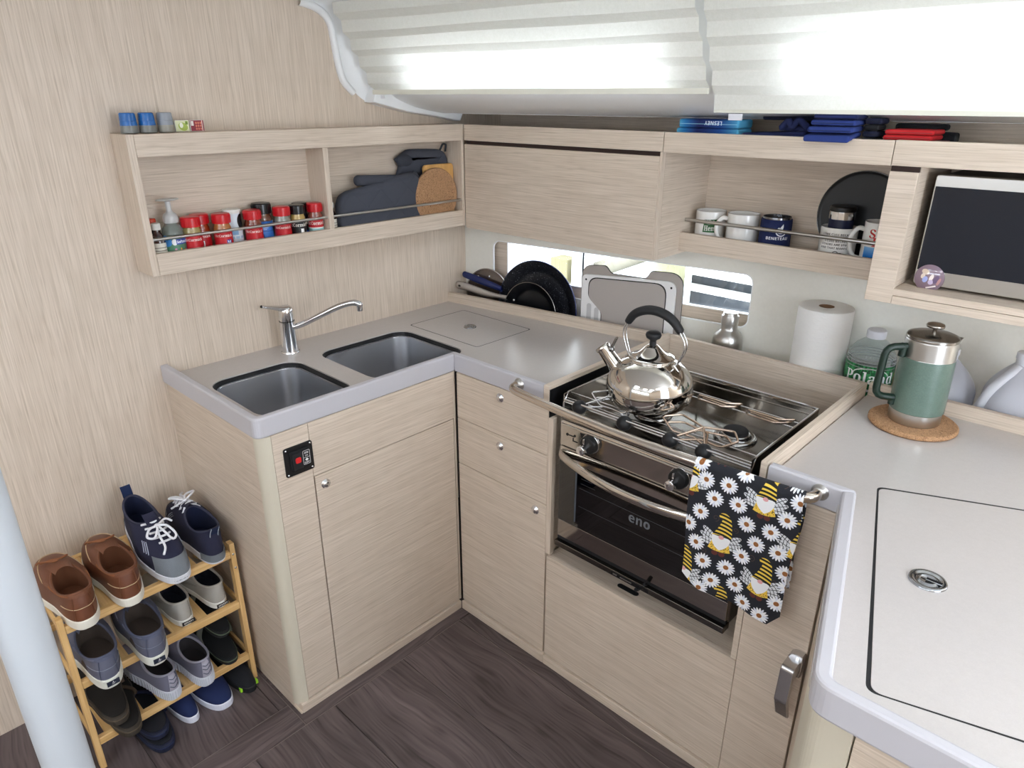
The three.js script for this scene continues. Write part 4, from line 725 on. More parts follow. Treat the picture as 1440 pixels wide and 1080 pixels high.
{ // cow canister
  const tx = labelTex('#dfeaf4', (c, w, h) => { c.fillStyle = '#17181b'; c.beginPath(); c.ellipse(200, 34, 40, 34, 0.3, 0, 7); c.ellipse(60, 22, 46, 22, 0, 0, 7); c.fill(); c.fillStyle = '#8ab4dc'; c.fillRect(70, 60, 90, 26); c.fillStyle = '#a9c7e2'; for (let i = 0; i < 6; i++) c.fillRect(30 + i * 36, 92, 26, 10); c.fillStyle = '#e8d9a6'; c.fillRect(0, 122, w, 38); c.fillStyle = '#c9a24d'; c.fillRect(40, 130, 170, 12); });
  const o = thing('canister', 'white canister with black cow patches among the spices', 'canister', undefined, [-1.9145, SY, -0.8905]);
  part(o, 'body', lathe([[0, 0.001], [0.0225, 0], [0.0235, 0.003], [0.0235, 0.112], [0.0225, 0.115]], 36), col('#e3e9ee', 0.4));
  part(o, 'label', arcLabel(0.0239, 0.006, 0.110, CAMTH(-1.9, -0.89), 4.2, 28), P({ map: tx, roughness: 0.45 }));
  part(o, 'lid', lathe([[0.0245, 0.113], [0.0245, 0.121], [0.023, 0.1225], [0, 0.1222]], 36), M.white);
}
function brownBottle(label, x, z, capMat, h = 0.11, r = 0.0185, lab = '#e9e3d4') {
  const o = thing('extract_bottle', label, 'bottle', undefined, [x, SY, z]);
  part(o, 'bottle_body', lathe([[0, 0.001], [r * 0.92, 0], [r, 0.004], [r, h * 0.62], [r * 0.8, h * 0.72], [r * 0.5, h * 0.79], [r * 0.5, h * 0.86]], 32), P({ color: '#341510', roughness: 0.1, clearcoat: 1 }));
  const tx = labelTex(lab, (c, w) => { c.strokeStyle = '#5b4a3a'; c.lineWidth = 5; for (let i = 0; i < 4; i++) { c.beginPath(); c.moveTo(30, 40 + i * 26); c.lineTo(226, 40 + i * 26); c.stroke(); } });
  part(o, 'label', arcLabel(r + 0.0004, h * 0.15, h * 0.56, CAMTH(x, z), 3.8), P({ map: tx, roughness: 0.5 }));
  part(o, 'cap', lathe([[r * 0.62, h * 0.85], [r * 0.66, h * 0.86], [r * 0.66, h * 0.98], [r * 0.58, h], [0, h]], 28), capMat);
}
brownBottle('small brown extract bottle with white cap at the shelf end', -1.886, -0.6745, M.white, 0.112, 0.0165);
brownBottle('small brown bottle with orange-red cap against the shelf end', -1.922, -0.6785, col('#d2492c', 0.35), 0.119, 0.017, '#d9d2c4');
brownBottle('small brown bottle with white cap just behind the divider', -1.900, -1.199, M.white, 0.112, 0.016);
{ // foaming soap
  const o = thing('soap_dispenser', 'clear foaming soap dispenser with wide pump and green label', 'dispenser', undefined, [-1.8925, SY, -0.7165]);
  const tx = labelTex('#4f7f63', (c, w, h) => { c.fillStyle = '#3f86c9'; c.beginPath(); c.ellipse(66, 34, 46, 34, 0.2, 0, 7); c.fill(); c.fillStyle = '#e9eef2'; c.beginPath(); c.arc(128, 40, 20, 0, 7); c.fill(); c.fillStyle = '#2a3fa0'; c.fillRect(140, 22, 110, 34); c.fillStyle = '#ffffff'; c.font = 'bold 24px sans-serif'; c.fillText('Softsoap', 144, 48); const cs = ['#e58ac0', '#8f6fd6', '#f0a14a', '#5fc2a8']; for (let i = 0; i < 16; i++) { c.fillStyle = cs[i % 4]; c.beginPath(); c.ellipse(130 + (i % 6) * 20, 84 + ((i * 13) % 60), 9, 5, i, 0, 7); c.fill(); } });
  part(o, 'bottle', lathe([[0, 0.001], [0.0245, 0], [0.027, 0.004], [0.027, 0.080], [0.0245, 0.094], [0.0165, 0.104], [0.016, 0.112]], 40), P({ color: '#c9d2cc', roughness: 0.08, transmission: 0.75, thickness: 0 }));
  part(o, 'soap', lathe([[0, 0.003], [0.025, 0.002], [0.025, 0.072], [0, 0.0725]], 32), P({ color: '#8fa79c', roughness: 0.2 }));
  part(o, 'label', arcLabel(0.0275, 0.012, 0.078, CAMTH(-1.89, -0.717), 3.2, 28), P({ map: tx, roughness: 0.35 }));
  const p = part(o, 'pump', lathe([[0.0175, 0.108], [0.0185, 0.110], [0.0185, 0.122], [0.015, 0.130], [0.009, 0.134], [0.0065, 0.139], [0.0065, 0.162]], 32), P({ color: '#dcdcdc', roughness: 0.3, transmission: 0.3, thickness: 0 }), 'frosted pump');
  sub(p, 'pump_paddle', [ball(0.028, 0, 0.166, 0.0, 0.55, 0.14, 1.05)], P({ color: '#dfdfdc', roughness: 0.3, transmission: 0.35, thickness: 0 }));
}
// shakers and tea sachets on top of the shelf
for (const [lab, z, capc, bod] of [['blue-capped grey shaker against the shelf end', -0.6605, '#2166ae', '#7a7b76'], ['blue-capped grey shaker next to the grey-capped one', -0.7035, '#2166ae', '#7c7c75'], ['grey-capped shaker beside the tea sachets', -0.7475, '#8e939b', '#8d897e']]) {
  const o = thing('shaker', lab, 'shaker', 'shakers on top of the spice shelf', [-1.895, 1.5195, z]);
  part(o, 'shaker_body', lathe([[0, 0.001], [0.0195, 0], [0.0205, 0.002], [0.0190, 0.0175]], 36), P({ map: speck(bod === '#8d897e' ? [140, 136, 124] : [116, 118, 113], bod === '#8d897e' ? [156, 150, 138] : [132, 132, 126], 220, 1), roughness: 0.35 }));
  part(o, 'shaker_collar', lathe([[0.0191, 0.0176], [0.0192, 0.0185], [0.0183, 0.0275], [0.0178, 0.028]], 36), col(capc, 0.22));
  part(o, 'shaker_cap', lathe([[0.0184, 0.0283], [0.0186, 0.029], [0.0174, 0.0445], [0.0155, 0.0465], [0, 0.0468]], 36), col(capc, 0.2));
}
for (const [lab, z0, z1, kind] of [['pale green tea sachet standing on the spice shelf', -0.8055, -0.770, 0], ['maroon tea sachet standing beside the green one', -0.8435, -0.808, 1]]) {
  const o = thing('tea_sachet', lab, 'sachet', 'tea sachets on the spice shelf', [-1.897, 1.5195, (z0 + z1) / 2]);
  const tx = kind ? labelTex('#8c1f35', (c) => { c.fillStyle = '#e9e2dc'; c.fillRect(10, 10, 50, 70); c.fillStyle = '#d9785e'; for (let i = 0; i < 9; i++) { c.beginPath(); c.arc(110 + (i % 3) * 44, 40 + Math.floor(i / 3) * 44, 17, 0, 7); c.fill(); } c.fillStyle = '#f1d6cc'; c.fillRect(220, 0, 14, 160); }) : labelTex('#dfe2b8', (c) => { c.fillStyle = '#a9bd52'; c.beginPath(); c.ellipse(140, 90, 90, 60, 0.2, 0, 7); c.fill(); c.fillStyle = '#f1f2e2'; c.beginPath(); c.ellipse(110, 70, 34, 40, 0, 0, 7); c.fill(); c.fillStyle = '#6f8c2c'; c.fillRect(190, 10, 50, 50); });
  part(o, 'sachet_body', rbox(0.006, 0.0275, z1 - z0, 0.002).translate(0, 0.0138, 0), M.white);
  part(o, 'sachet_print', new THREE.PlaneGeometry(z1 - z0 - 0.002, 0.0255).rotateY(Math.PI / 2).translate(0.0033, 0.0138, 0), P({ map: tx, roughness: 0.35 }));
}
// oven mitts: quilted pillows cut to outline [z,y]
const quiltMap = dataTex(256, 256, (u, v) => { const a = Math.abs(((u + v) * 2 % 1) - 0.5) * 2, b = Math.abs((((u - v) * 2 % 1) + 1) % 1 - 0.5) * 2; const t = Math.min(1, Math.pow(1 - Math.max(a, b), 0.4) * 1.2 + 0.0); const k = 255 * clamp(0.15 + t, 0, 1); return [k, k, k]; }, false);
function mitt(label, pts, x, th, seedk, dx = 0) {
  const o = thing('oven_mitt', label, 'mitt', 'quilted oven mitts');
  const c = new THREE.CatmullRomCurve3(pts.map(([z, y]) => V3(-z, y, 0)), true, 'catmullrom', 0.4).getPoints(120).map(p => [p.x, p.y]);
  const g = new THREE.ExtrudeGeometry(shapeOf(c), { depth: 0.004, bevelEnabled: true, bevelSize: th * 0.55, bevelThickness: th / 2, bevelOffset: -th * 0.55, bevelSegments: 6, steps: 1, curveSegments: 4 }).rotateY(Math.PI / 2).translate(x - 0.002, 0, 0);
  part(o, 'mitt_body', grain(g, 'z', 0.22), P({ color: '#454852', roughness: 0.95, sheen: 0.3, bumpMap: quiltMap, bumpScale: 0.0016 }));
  return o;
}
{
  const m1 = mitt('charcoal quilted oven mitt lying thumb up behind the steel rod', [[-1.213, 1.281], [-1.215, 1.298], [-1.227, 1.321], [-1.253, 1.333], [-1.300, 1.340], [-1.38, 1.353], [-1.476, 1.370], [-1.515, 1.374], [-1.535, 1.354], [-1.541, 1.318], [-1.533, 1.287], [-1.533, 1.247], [-1.530, 1.222], [-1.431, 1.206], [-1.312, 1.200], [-1.235, 1.205], [-1.213, 1.235]], -1.889, 0.038, 1);
  part(m1, 'thumb', [rod([-1.898, 1.360, -1.308], [-1.896, 1.352, -1.45], 0.0165, 18), ball(0.0165, -1.898, 1.360, -1.308)], P({ color: '#42454f', roughness: 0.95, sheen: 0.3 }));
  part(m1, 'cuff_binding', tube([[-1.886, 1.374, -1.518], [-1.884, 1.354, -1.536], [-1.884, 1.318, -1.541], [-1.884, 1.287, -1.534], [-1.884, 1.25, -1.533], [-1.886, 1.222, -1.53]], 0.006, 30, 8), col('#3c3f48', 0.95));
  settleSelf(m1);
  const m2 = mitt('charcoal quilted oven mitt slumped in the corner behind the trivet', [[-1.475, 1.412], [-1.495, 1.426], [-1.525, 1.440], [-1.563, 1.442], [-1.655, 1.437], [-1.685, 1.426], [-1.698, 1.403], [-1.699, 1.373], [-1.69, 1.26], [-1.585, 1.200], [-1.50, 1.215], [-1.475, 1.34], [-1.490, 1.39]], -1.925, 0.026, 2);
  part(m2, 'thumb', ball(0.028, -1.918, 1.408, -1.51, 0.5, 0.8, 1.2), P({ color: '#3d4049', roughness: 0.95 }));
  part(m2, 'hanging_loop', wire([[-1.915, 1.434, -1.664], [-1.912, 1.455, -1.676], [-1.912, 1.452, -1.69], [-1.915, 1.428, -1.688]], 0.0035, 0.006), col('#2f3239', 0.9));
  settleSelf(m2);
}
{ // beech board and cork trivet
  const o = thing('chopping_board', 'small pale beech board standing behind the cork trivet', 'board');
  part(o, 'board_body', grain(slabX(rrect(-1.699, -1.566, 1.1935, 1.391, 0.012), -1.8975, -1.8875, 0.002), 'y', 0.3), P({ map: bambooMap, color: '#fff2d8', roughness: 0.5 }));
  part(o, 'brand_mark', [box(-1.8877, -1.8872, 1.374, 1.378, -1.60, -1.588, 0), box(-1.8877, -1.8872, 1.373, 1.379, -1.606, -1.602, 0)], M.blackMatt);
  settleSelf(o);
  const t = thing('cork_trivet', 'round cork trivet standing on edge in the wall shelf', 'trivet', undefined, [-1.8735, SY + 0.0952, -1.602]);
  part(t, 'cork_disc', grain(lathe([[0, -0.006], [0.0925, -0.006], [0.0945, -0.003], [0.0945, 0.003], [0.0925, 0.006], [0, 0.006]], 64).rotateZ(-Math.PI / 2), 'z', 0.16), M.cork);
}
// ================================================================ trough behind the fiddle
const speckPan = dataTex(512, 512, (u, v) => { const n = vnoise(u * 120, v * 120, 120, 120, 0), m = vnoise(u * 170, v * 170, 170, 170, 1); const w = n > 0.93 || m > 0.94 ? 1 : 0; return [22 + 190 * w, 24 + 190 * w, 31 + 190 * w]; });
const HYAW = Math.atan2(0.16, 1);
{
  const o = thing('frying_pan', 'large speckled black frying pan with navy outside and handle', 'pan', undefined, [-1.597, 0.902, -1.826], HYAW - 0.03);
  const t = (g) => g.scale(1, 0.72, 1).rotateX(Math.PI / 2 - 0.05);
  part(o, 'pan_inside', t(grain(lathe([[0, -0.030], [0.115, -0.030], [0.130, -0.026], [0.160, 0.006], [0.166, 0.010]], 72), 'x', 0.25)), P({ map: speckPan, roughness: 0.32 }));
  part(o, 'pan_outside', t(lathe([[0.166, 0.010], [0.1685, 0.009], [0.1685, 0.006], [0.134, -0.030], [0.12, -0.034], [0, -0.034]], 72)), col('#16265f', 0.3), 'navy enamel outside');
  part(o, 'pan_handle', [surf((u, v) => { const a = u * 6.2832, L = lerp(0.15, 0.325, v), w = lerp(0.010, 0.0140, Math.sin(v * Math.PI * 0.8)); return [-L, 0.046 + 0.030 * v + Math.cos(a) * w, 0.014 + Math.sin(a) * 0.007]; }, 16, 24, true), ball(0.0120, -0.325, 0.076, 0.014, 1, 1, 0.6)], col('#17265c', 0.35), 'navy handle');
}
{
  const o = thing('small_frying_pan', 'small black frying pan with silver handle in front of the speckled pan', 'pan', undefined, [-1.604, 0.884, -1.797], HYAW - 0.02);
  const t = (g) => g.rotateX(Math.PI / 2 - 0.06);
  part(o, 'pan_bowl', t(lathe([[0, -0.018], [0.075, -0.018], [0.086, -0.014], [0.108, 0.006], [0.112, 0.007], [0.1125, 0.005], [0.088, -0.019], [0, -0.022]], 64)), col('#0d0f14', 0.3));
  part(o, 'pan_rim', t(new THREE.TorusGeometry(0.1115, 0.0015, 8, 72).rotateX(Math.PI / 2).translate(0, 0.007, 0)), M.chromeDark);
  part(o, 'pan_rivet', [ball(0.0055, -0.076, 0.035, -0.004), ball(0.0055, -0.082, 0.012, -0.004)], M.chrome);
  part(o, 'pan_handle', [surf((u, v) => { const a = u * 6.2832, L = lerp(0.10, 0.325, v), w = lerp(0.008, 0.0150, smooth(0.10, 0.6, v)); return [-L, 0.042 + 0.014 * smooth(0.3, 1, v) + Math.cos(a) * w, 0.006 + Math.sin(a) * 0.006]; }, 16, 28, true), ball(0.0149, -0.325, 0.056, 0.006, 1, 1, 0.45)], P({ color: '#c9c7c6', metalness: 0.9, roughness: 0.36 }), 'brushed silver handle');
  part(o, 'handle_hole', lathe([[0, 0.0006], [0.0042, 0.0006]], 16).scale(1.5, 1, 1).rotateX(Math.PI / 2).translate(-0.318, 0.056, 0.0127), M.dark);
}
{
  const o = thing('pan_lid', 'smoky glass pan lid with steel rim leaning by the bulkhead', 'lid', undefined, [-1.838, 0.906, -1.811], HYAW);
  const t = (g) => g.rotateX(Math.PI / 2 - 0.08);
  part(o, 'lid_glass', t(lathe([[0, 0.012], [0.04, 0.010], [0.075, 0.006], [0.098, 0.001]], 56)), P({ color: '#4d4038', roughness: 0.08, metalness: 0.2, clearcoat: 1 }));
  part(o, 'lid_rim', t(new THREE.TorusGeometry(0.0985, 0.0026, 10, 64).rotateX(Math.PI / 2)), M.chrome);
  part(o, 'lid_rivet', [ball(0.004, -0.03, 0.07, 0.016), ball(0.004, 0.02, 0.076, 0.013)], M.chrome);
}
// cutting boards, outline in the hull frame: [along, y]
{
  const sx = (x) => (x - WX) * 1.0127;
  const place = (g, d) => g.translate(0, 0, d).applyMatrix4(HULLM);
  const back = thing('cutting_board', 'grey cutting board with notched top standing behind the white one', 'board');
  const out1 = roundPoly([[sx(-1.425), 0.73], [sx(-1.425), 1.080, 0.045], [sx(-1.338), 1.0875, 0.02], [sx(-1.318), 1.064, 0.02], [sx(-1.195), 1.064, 0.02], [sx(-1.178), 1.091, 0.015], [sx(-1.070), 1.0965, 0.05], [sx(-1.070), 0.73]]);
  part(back, 'board_core', place(slabZ(out1, 0, 0.0075, 0.0008), 0.030), col('#aaa29b', 0.5));
  part(back, 'edge_line', place(slabZ(roundPoly([[sx(-1.4262), 0.73], [sx(-1.4262), 1.0812, 0.046], [sx(-1.3372), 1.0887, 0.02], [sx(-1.3172), 1.0652, 0.02], [sx(-1.1958), 1.0652, 0.02], [sx(-1.1788), 1.0922, 0.015], [sx(-1.0688), 1.0977, 0.05], [sx(-1.0688), 0.73]]), 0.0015, 0.0055, 0.0006), 0.030), M.blackMatt, 'black rubber edge');
  settleSelf(back);
  const f = thing('cutting_board', 'white-framed cutting board with grey middle panel', 'board');
  const out2 = roundPoly([[sx(-1.418), 0.735], [sx(-1.418), 1.053, 0.022], [sx(-1.088), 1.0705, 0.03], [sx(-1.088), 0.735]]);
  part(f, 'board_frame', place(slabZ(out2, 0, 0.0095, 0.0015), 0.0405), col('#efeeed', 0.4), 'white frame');
  const g2 = [[sx(-1.338), 0.74], [sx(-1.338), 0.93, 0.03], [sx(-1.389), 0.975, 0.03], [sx(-1.389), 1.043, 0.035], [sx(-1.120), 1.058, 0.04], [sx(-1.120), 0.74]];
  part(f, 'grip_line', place(slabZ(roundPoly(g2.map(([a, b, r]) => [a + (a > 0.7 ? 0.003 : -0.003), b + (b > 0.8 ? 0.003 : 0), r])), 0, 0.0008), 0.0498), M.blackMatt, 'black rubber line');
  part(f, 'board_panel', place(slabZ(roundPoly(g2), 0, 0.0016, 0.0004), 0.0502), col('#b0a8a2', 0.5), 'grey panel');
  part(f, 'slot', place([slabZ(rrect(sx(-1.395), sx(-1.378), 0.80, 0.955, 0.008), 0, 0.001), slabZ(rrect(sx(-1.366), sx(-1.350), 0.80, 0.945, 0.008), 0, 0.001)].reduce((a, b) => mergeGeometries([clean(a), clean(b)])), 0.0497), col('#c9c8c8', 0.45));
  part(f, 'rivet', [place(lathe([[0, 0.001], [0.003, 0.001], [0.0035, 0]], 14).rotateX(Math.PI / 2).translate(sx(-1.402), 1.036, 0), 0.05), place(lathe([[0, 0.001], [0.003, 0.001], [0.0035, 0]], 14).rotateX(Math.PI / 2).translate(sx(-1.103), 1.05, 0), 0.05)], M.blackMatt);
  settleSelf(f);
}
const TR = 0.7975;    // trough floor right of the oven recess
{
  const o = thing('steel_bottle', 'brushed steel bottle with narrow neck behind the oven', 'bottle', undefined, [-0.905, TR, -1.925]);
  part(o, 'bottle_body', lathe([[0, 0.001], [0.042, 0], [0.045, 0.004], [0.045, 0.115], [0.043, 0.130], [0.035, 0.143], [0.027, 0.150], [0.0245, 0.158], [0.0245, 0.170]], 48), M.steel);
  part(o, 'bottle_cap', lathe([[0.0255, 0.169], [0.0258, 0.172], [0.0258, 0.195], [0.0215, 0.197], [0.0215, 0.204], [0.0185, 0.206], [0, 0.206]], 40), M.steel);
}
{
  const o = thing('paper_towel_roll', 'white embossed paper towel roll behind the oven recess', 'paper towel', undefined, [-0.636, TR, -1.9375]);
  part(o, 'paper', [grain(lathe([[0.020, 0.0], [0.070, 0.0], [0.072, 0.003], [0.072, 0.272], [0.070, 0.275], [0.020, 0.275]], 72), 'y', 0.2)], P({ color: '#f4f2ef', roughness: 0.95, bumpMap: crepeBump, bumpScale: 0.0011 }));
  part(o, 'core', lathe([[0.0202, 0.2752], [0.0192, 0.2752], [0.0190, 0.02], [0, 0.02]], 32), col('#8a6a50', 0.9), 'brown cardboard core');
}
{ // water jug with green label
  const o = thing('water_jug', 'clear water jug with white cap and green forest label', 'jug', undefined, [-0.500, TR, -1.949]);
  const body = lathe([[0, 0.002], [0.054, 0], [0.060, 0.006], [0.0605, 0.05], [0.0585, 0.054], [0.0605, 0.058], [0.0605, 0.128], [0.0585, 0.134], [0.0605, 0.140], [0.0595, 0.158], [0.0555, 0.176], [0.0435, 0.196], [0.027, 0.209], [0.0205, 0.213], [0.0205, 0.222]], 56);
  part(o, 'jug_body', body, P({ color: '#e9eeee', roughness: 0.06, transmission: 0.92, thickness: 0 }));
  part(o, 'water', lathe([[0, 0.004], [0.057, 0.003], [0.0585, 0.05], [0.0585, 0.12], [0, 0.1205]], 40), P({ color: '#dfe8ea', roughness: 0.02, transmission: 0.9, thickness: 0.05, ior: 1.33 }));
  const ridge = [0.142, 0.150, 0.158, 0.166].map((y, i) => new THREE.TorusGeometry([0.0606, 0.0604, 0.0597, 0.0585][i], 0.0012, 6, 56).rotateX(Math.PI / 2).translate(0, y, 0));
  part(o, 'ridges', ridge, P({ color: '#f2f5f5', roughness: 0.08, transmission: 0.6, thickness: 0 }));
  const tx = canvasTex(768, 256, (c, w, h) => { c.fillStyle = '#1d6b3c'; c.fillRect(0, 0, w, h); const ks = seed; seed = 5; for (let i = 0; i < 500; i++) { c.fillStyle = ['#0f4a28', '#2c8a4e', '#3f9c5e', '#164f2e'][i % 4]; const x = rnd() * w, y = rnd() * 110; c.beginPath(); c.moveTo(x, y - 20); c.lineTo(x + 9, y + 20); c.lineTo(x - 9, y + 20); c.fill(); } seed = ks; c.fillStyle = '#f4f6f4'; c.beginPath(); c.ellipse(400, 70, 130, 50, 0, Math.PI, 0); c.lineWidth = 8; c.strokeStyle = '#e9efe9'; c.stroke(); c.font = 'bold 110px serif'; c.textAlign = 'center'; c.fillStyle = '#ffffff'; c.fillText('Poland', 400, 128); c.fillText('Spring', 400, 228); c.fillStyle = '#d6cf53'; c.fillRect(620, 60, 50, 190); });
  part(o, 'label', arcLabel(0.0612, 0.052, 0.150, CAMTH(-0.5, -1.949), 4.4, 48), P({ map: tx, roughness: 0.35 }), 'green printed label');
  part(o, 'cap', lathe([[0.0235, 0.214], [0.024, 0.216], [0.024, 0.232], [0.022, 0.236], [0, 0.236]], 36), col('#dedfe6', 0.4), 'white cap');
}
function milkJug(label, x, z, h, turn) {
  const o = thing('plastic_jug', label, 'jug', 'empty plastic jugs behind the fiddle', [x, TR, z], turn);
  const m = P({ color: '#d5d6de', roughness: 0.4, transmission: 0.45, thickness: 0 });
  const W = 0.066;
  part(o, 'jug_body', surf((u, v) => { const a = u * 6.2832, k = v; let r; const y = k * h * 0.9; const s = k < 0.55 ? 1 : Math.cos((k - 0.55) / 0.45 * 1.36); const ex = 3.2; const c = Math.cos(a), q = Math.sin(a); r = W * s / Math.pow(Math.pow(Math.abs(c), ex) + Math.pow(Math.abs(q), ex), 1 / ex); const rr = k < 0.03 ? r * (0.85 + 5 * k) : r; return [rr * c, y, rr * q]; }, 48, 40, true), m);
  part(o, 'jug_handle', tube([[-0.062, h * 0.30, 0.012], [-0.072, h * 0.42, 0.03], [-0.060, h * 0.62, 0.038], [-0.030, h * 0.78, 0.026], [-0.012, h * 0.86, 0.012]], 0.011, 40, 12), P({ color: '#e3e4ea', roughness: 0.4, transmission: 0.3, thickness: 0 }));
  part(o, 'jug_neck', lathe([[0.019, h * 0.86], [0.019, h * 0.93], [0.021, h * 0.935], [0.021, h * 0.99], [0.019, h], [0, h]], 32), col('#dfe0e6', 0.4));
  part(o, 'base_cap', surf((u, v) => { const a = u * 6.2832, r = v * W * 0.84, ex = 3.2, c = Math.cos(a), q = Math.sin(a), f = 1 / Math.pow(Math.pow(Math.abs(c), ex) + Math.pow(Math.abs(q), ex), 1 / ex); return [r * c * f, 0.0005, r * q * f]; }, 32, 2), m);
}
milkJug('frosted plastic jug half hidden behind the green coffee press', -0.325, -1.956, 0.225, 0.9);
milkJug('frosted plastic jug standing clear of the coffee press', -0.170, -1.958, 0.250, 0.3);
// ================================================================ coffee press on its cork mat
{
  const px = -0.331, pz = -1.748;
  const c = thing('cork_coaster', 'round cork mat under the green coffee press', 'coaster', undefined, [px, CTR + 0.0003, pz]);
  part(c, 'cork_disc', grain(lathe([[0, 0], [0.092, 0], [0.096, 0.004], [0.096, 0.010], [0.091, 0.014], [0, 0.014]], 64), 'x', 0.16), M.cork);
  const o = thing('coffee_press', 'green insulated coffee press with steel lid and base', 'coffee press', undefined, [px, CTR + 0.0146, pz]);
  const green = P({ map: speck([84, 106, 96], [104, 126, 115], 240, 0), roughness: 0.36, clearcoat: 0.4, clearcoatRoughness: 0.3 });
  part(o, 'body', lathe([[0.0565, 0.0295], [0.0585, 0.032], [0.0565, 0.158], [0.0558, 0.160]], 64), green);
  part(o, 'base_band', lathe([[0, 0.001], [0.053, 0], [0.0555, 0.002], [0.0562, 0.028], [0.0565, 0.0295]], 64), M.steel);
  part(o, 'top_band', lathe([[0.0558, 0.1602], [0.0552, 0.1615], [0.0546, 0.200], [0.0535, 0.2015], [0.0535, 0.2035]], 64), M.steel);
  const l = part(o, 'lid', lathe([[0.0540, 0.203], [0.0542, 0.208], [0.0525, 0.2115], [0.045, 0.2145], [0.02, 0.2165], [0, 0.2168]], 56), P({ color: '#8d8984', metalness: 1, roughness: 0.24 }));
  sub(l, 'plunger_knob', lathe([[0.0042, 0.216], [0.0042, 0.226], [0.010, 0.2275], [0.0185, 0.2305], [0.0195, 0.234], [0.017, 0.238], [0.009, 0.2405], [0, 0.241]], 36), P({ color: '#b3aca4', metalness: 1, roughness: 0.16 }));
  const lx = -0.74, lz = 0.67;
  const H = (r, y) => [lx * r, y, lz * r];
  part(o, 'handle', [wire([H(0.052, 0.184), H(0.100, 0.182), H(0.104, 0.062), H(0.056, 0.056)], 0.0085, 0.024, 12), rod(H(0.060, 0.190), H(0.062, 0.160), 0.0085), rod(H(0.061, 0.062), H(0.061, 0.040), 0.0075)], col('#12291f', 0.4), 'dark green handle');
  part(o, 'spout', (() => { const d = V3(0.70, 0, -0.71), n = V3(0.71, 0, 0.70); const p = (r, s, y) => { const v = d.clone().multiplyScalar(r).addScaledVector(n, s); return [v.x, y, v.z]; }; const A = p(0.050, 0.020, 0.203), B = p(0.050, -0.020, 0.203), T = p(0.073, 0, 0.204), D = p(0.053, 0, 0.168); const g = new THREE.BufferGeometry(); g.setAttribute('position', new THREE.Float32BufferAttribute([...A, ...T, ...D, ...B, ...D, ...T, ...A, ...B, ...T], 3)); g.computeVertexNormals(); return g; })(), P({ color: '#b9b5b0', metalness: 1, roughness: 0.3, side: THREE.DoubleSide }));
}
// ================================================================ mug shelf
const MZ = -1.9175, MS = 1.2005;
function mug(label, x, z, { h = 0.096, r = 0.0435, handle = null, tex = null, len = 2.4, ly0 = 0.012, ly1 = 0.084, turn = 0 } = {}) {
  const o = thing('mug', label, 'mug', 'mugs on the shelf', [x, MS, z]);
  part(o, 'mug_body', lathe([[0, 0.003], [r * 0.86, 0.0], [r * 0.97, 0.004], [r, 0.012], [r, h - 0.002], [r * 0.985, h], [r * 0.955, h - 0.002], [r * 0.94, 0.012], [r * 0.85, 0.007], [0, 0.006]], 56), M.ceramic);
  if (handle !== null) { const dx = Math.sin(handle), dz = Math.cos(handle), H = (a, y) => [dx * a, y, dz * a]; part(o, 'mug_handle', tube([H(r - 0.004, h * 0.82), H(r + 0.014, h * 0.84), H(r + 0.027, h * 0.66), H(r + 0.027, h * 0.44), H(r + 0.016, h * 0.24), H(r - 0.004, h * 0.18)], 0.006, 40, 12), M.ceramic); }
  if (tex) part(o, 'print', arcLabel(r + 0.0004, ly0, ly1, CAMTH(x, z) + turn, len, 32), P({ map: tex, roughness: 0.2, clearcoat: 0.5 }));
  return o;
}
mug('white mug with green crest print against the flap unit', -1.004, -1.9235, { tex: labelTex('#eceae6', (c) => { c.fillStyle = '#1d5a2c'; c.beginPath(); c.moveTo(70, 24); c.lineTo(200, 20); c.lineTo(206, 104); c.lineTo(60, 104); c.fill(); c.fillStyle = '#eef0ea'; c.font = 'bold 46px serif'; c.textAlign = 'center'; c.fillText('the', 132, 52); c.fillText('Hemi', 134, 94); }), len: 1.8, turn: 0.0 });
mug('plain white mug with its handle towards the green crest mug', -0.9015, -1.9225, { handle: -1.0, h: 0.098, r: 0.0445 });
{ // navy sleeve cup
  const tx = canvasTex(512, 384, (c, w, h) => { c.fillStyle = '#16224f'; c.fillRect(0, 0, w, h); c.fillStyle = '#eef0f4'; c.save(); c.translate(318, 92); c.scale(0.8, 0.8); c.lineWidth = 26; c.strokeStyle = '#eef0f4'; c.lineCap = 'round'; c.beginPath(); c.arc(-4, 14, 44, 0.4, 3.9); c.stroke(); c.lineWidth = 18; c.beginPath(); c.arc(0, 34, 66, 0.5, 2.9); c.stroke(); c.beginPath(); c.moveTo(-30, -6); c.quadraticCurveTo(10, -70, 20, -84); c.quadraticCurveTo(40, -30, 6, 20); c.fill(); c.restore(); c.font = 'bold 50px sans-serif'; c.textAlign = 'center'; c.fillText('BENETEAU', 282, 222); });
  const o = thing('sleeved_cup', 'steel-rimmed cup in navy printed sleeve between the mugs', 'cup', undefined, [-0.8035, MS, -1.9215]);
  part(o, 'sleeve', lathe([[0, 0.001], [0.041, 0], [0.043, 0.002], [0.041, 0.092], [0.0405, 0.094], [0.038, 0.094], [0.038, 0.088]], 48), col('#16224f', 0.9), 'navy neoprene sleeve');
  part(o, 'print', (() => { const g = new THREE.CylinderGeometry(0.0414, 0.0433, 0.084, 40, 1, true, CAMTH(-0.82, -1.92) - 1.5, 3.0).translate(0, 0.048, 0); return g; })(), P({ map: tx, roughness: 0.9 }), 'white seahorse emblem and lettering');
  part(o, 'rim', lathe([[0.0385, 0.090], [0.0385, 0.099], [0.0375, 0.1005], [0.0365, 0.099], [0.0345, 0.02], [0, 0.02]], 48), P({ color: '#7d7d80', metalness: 1, roughness: 0.2 }));
}
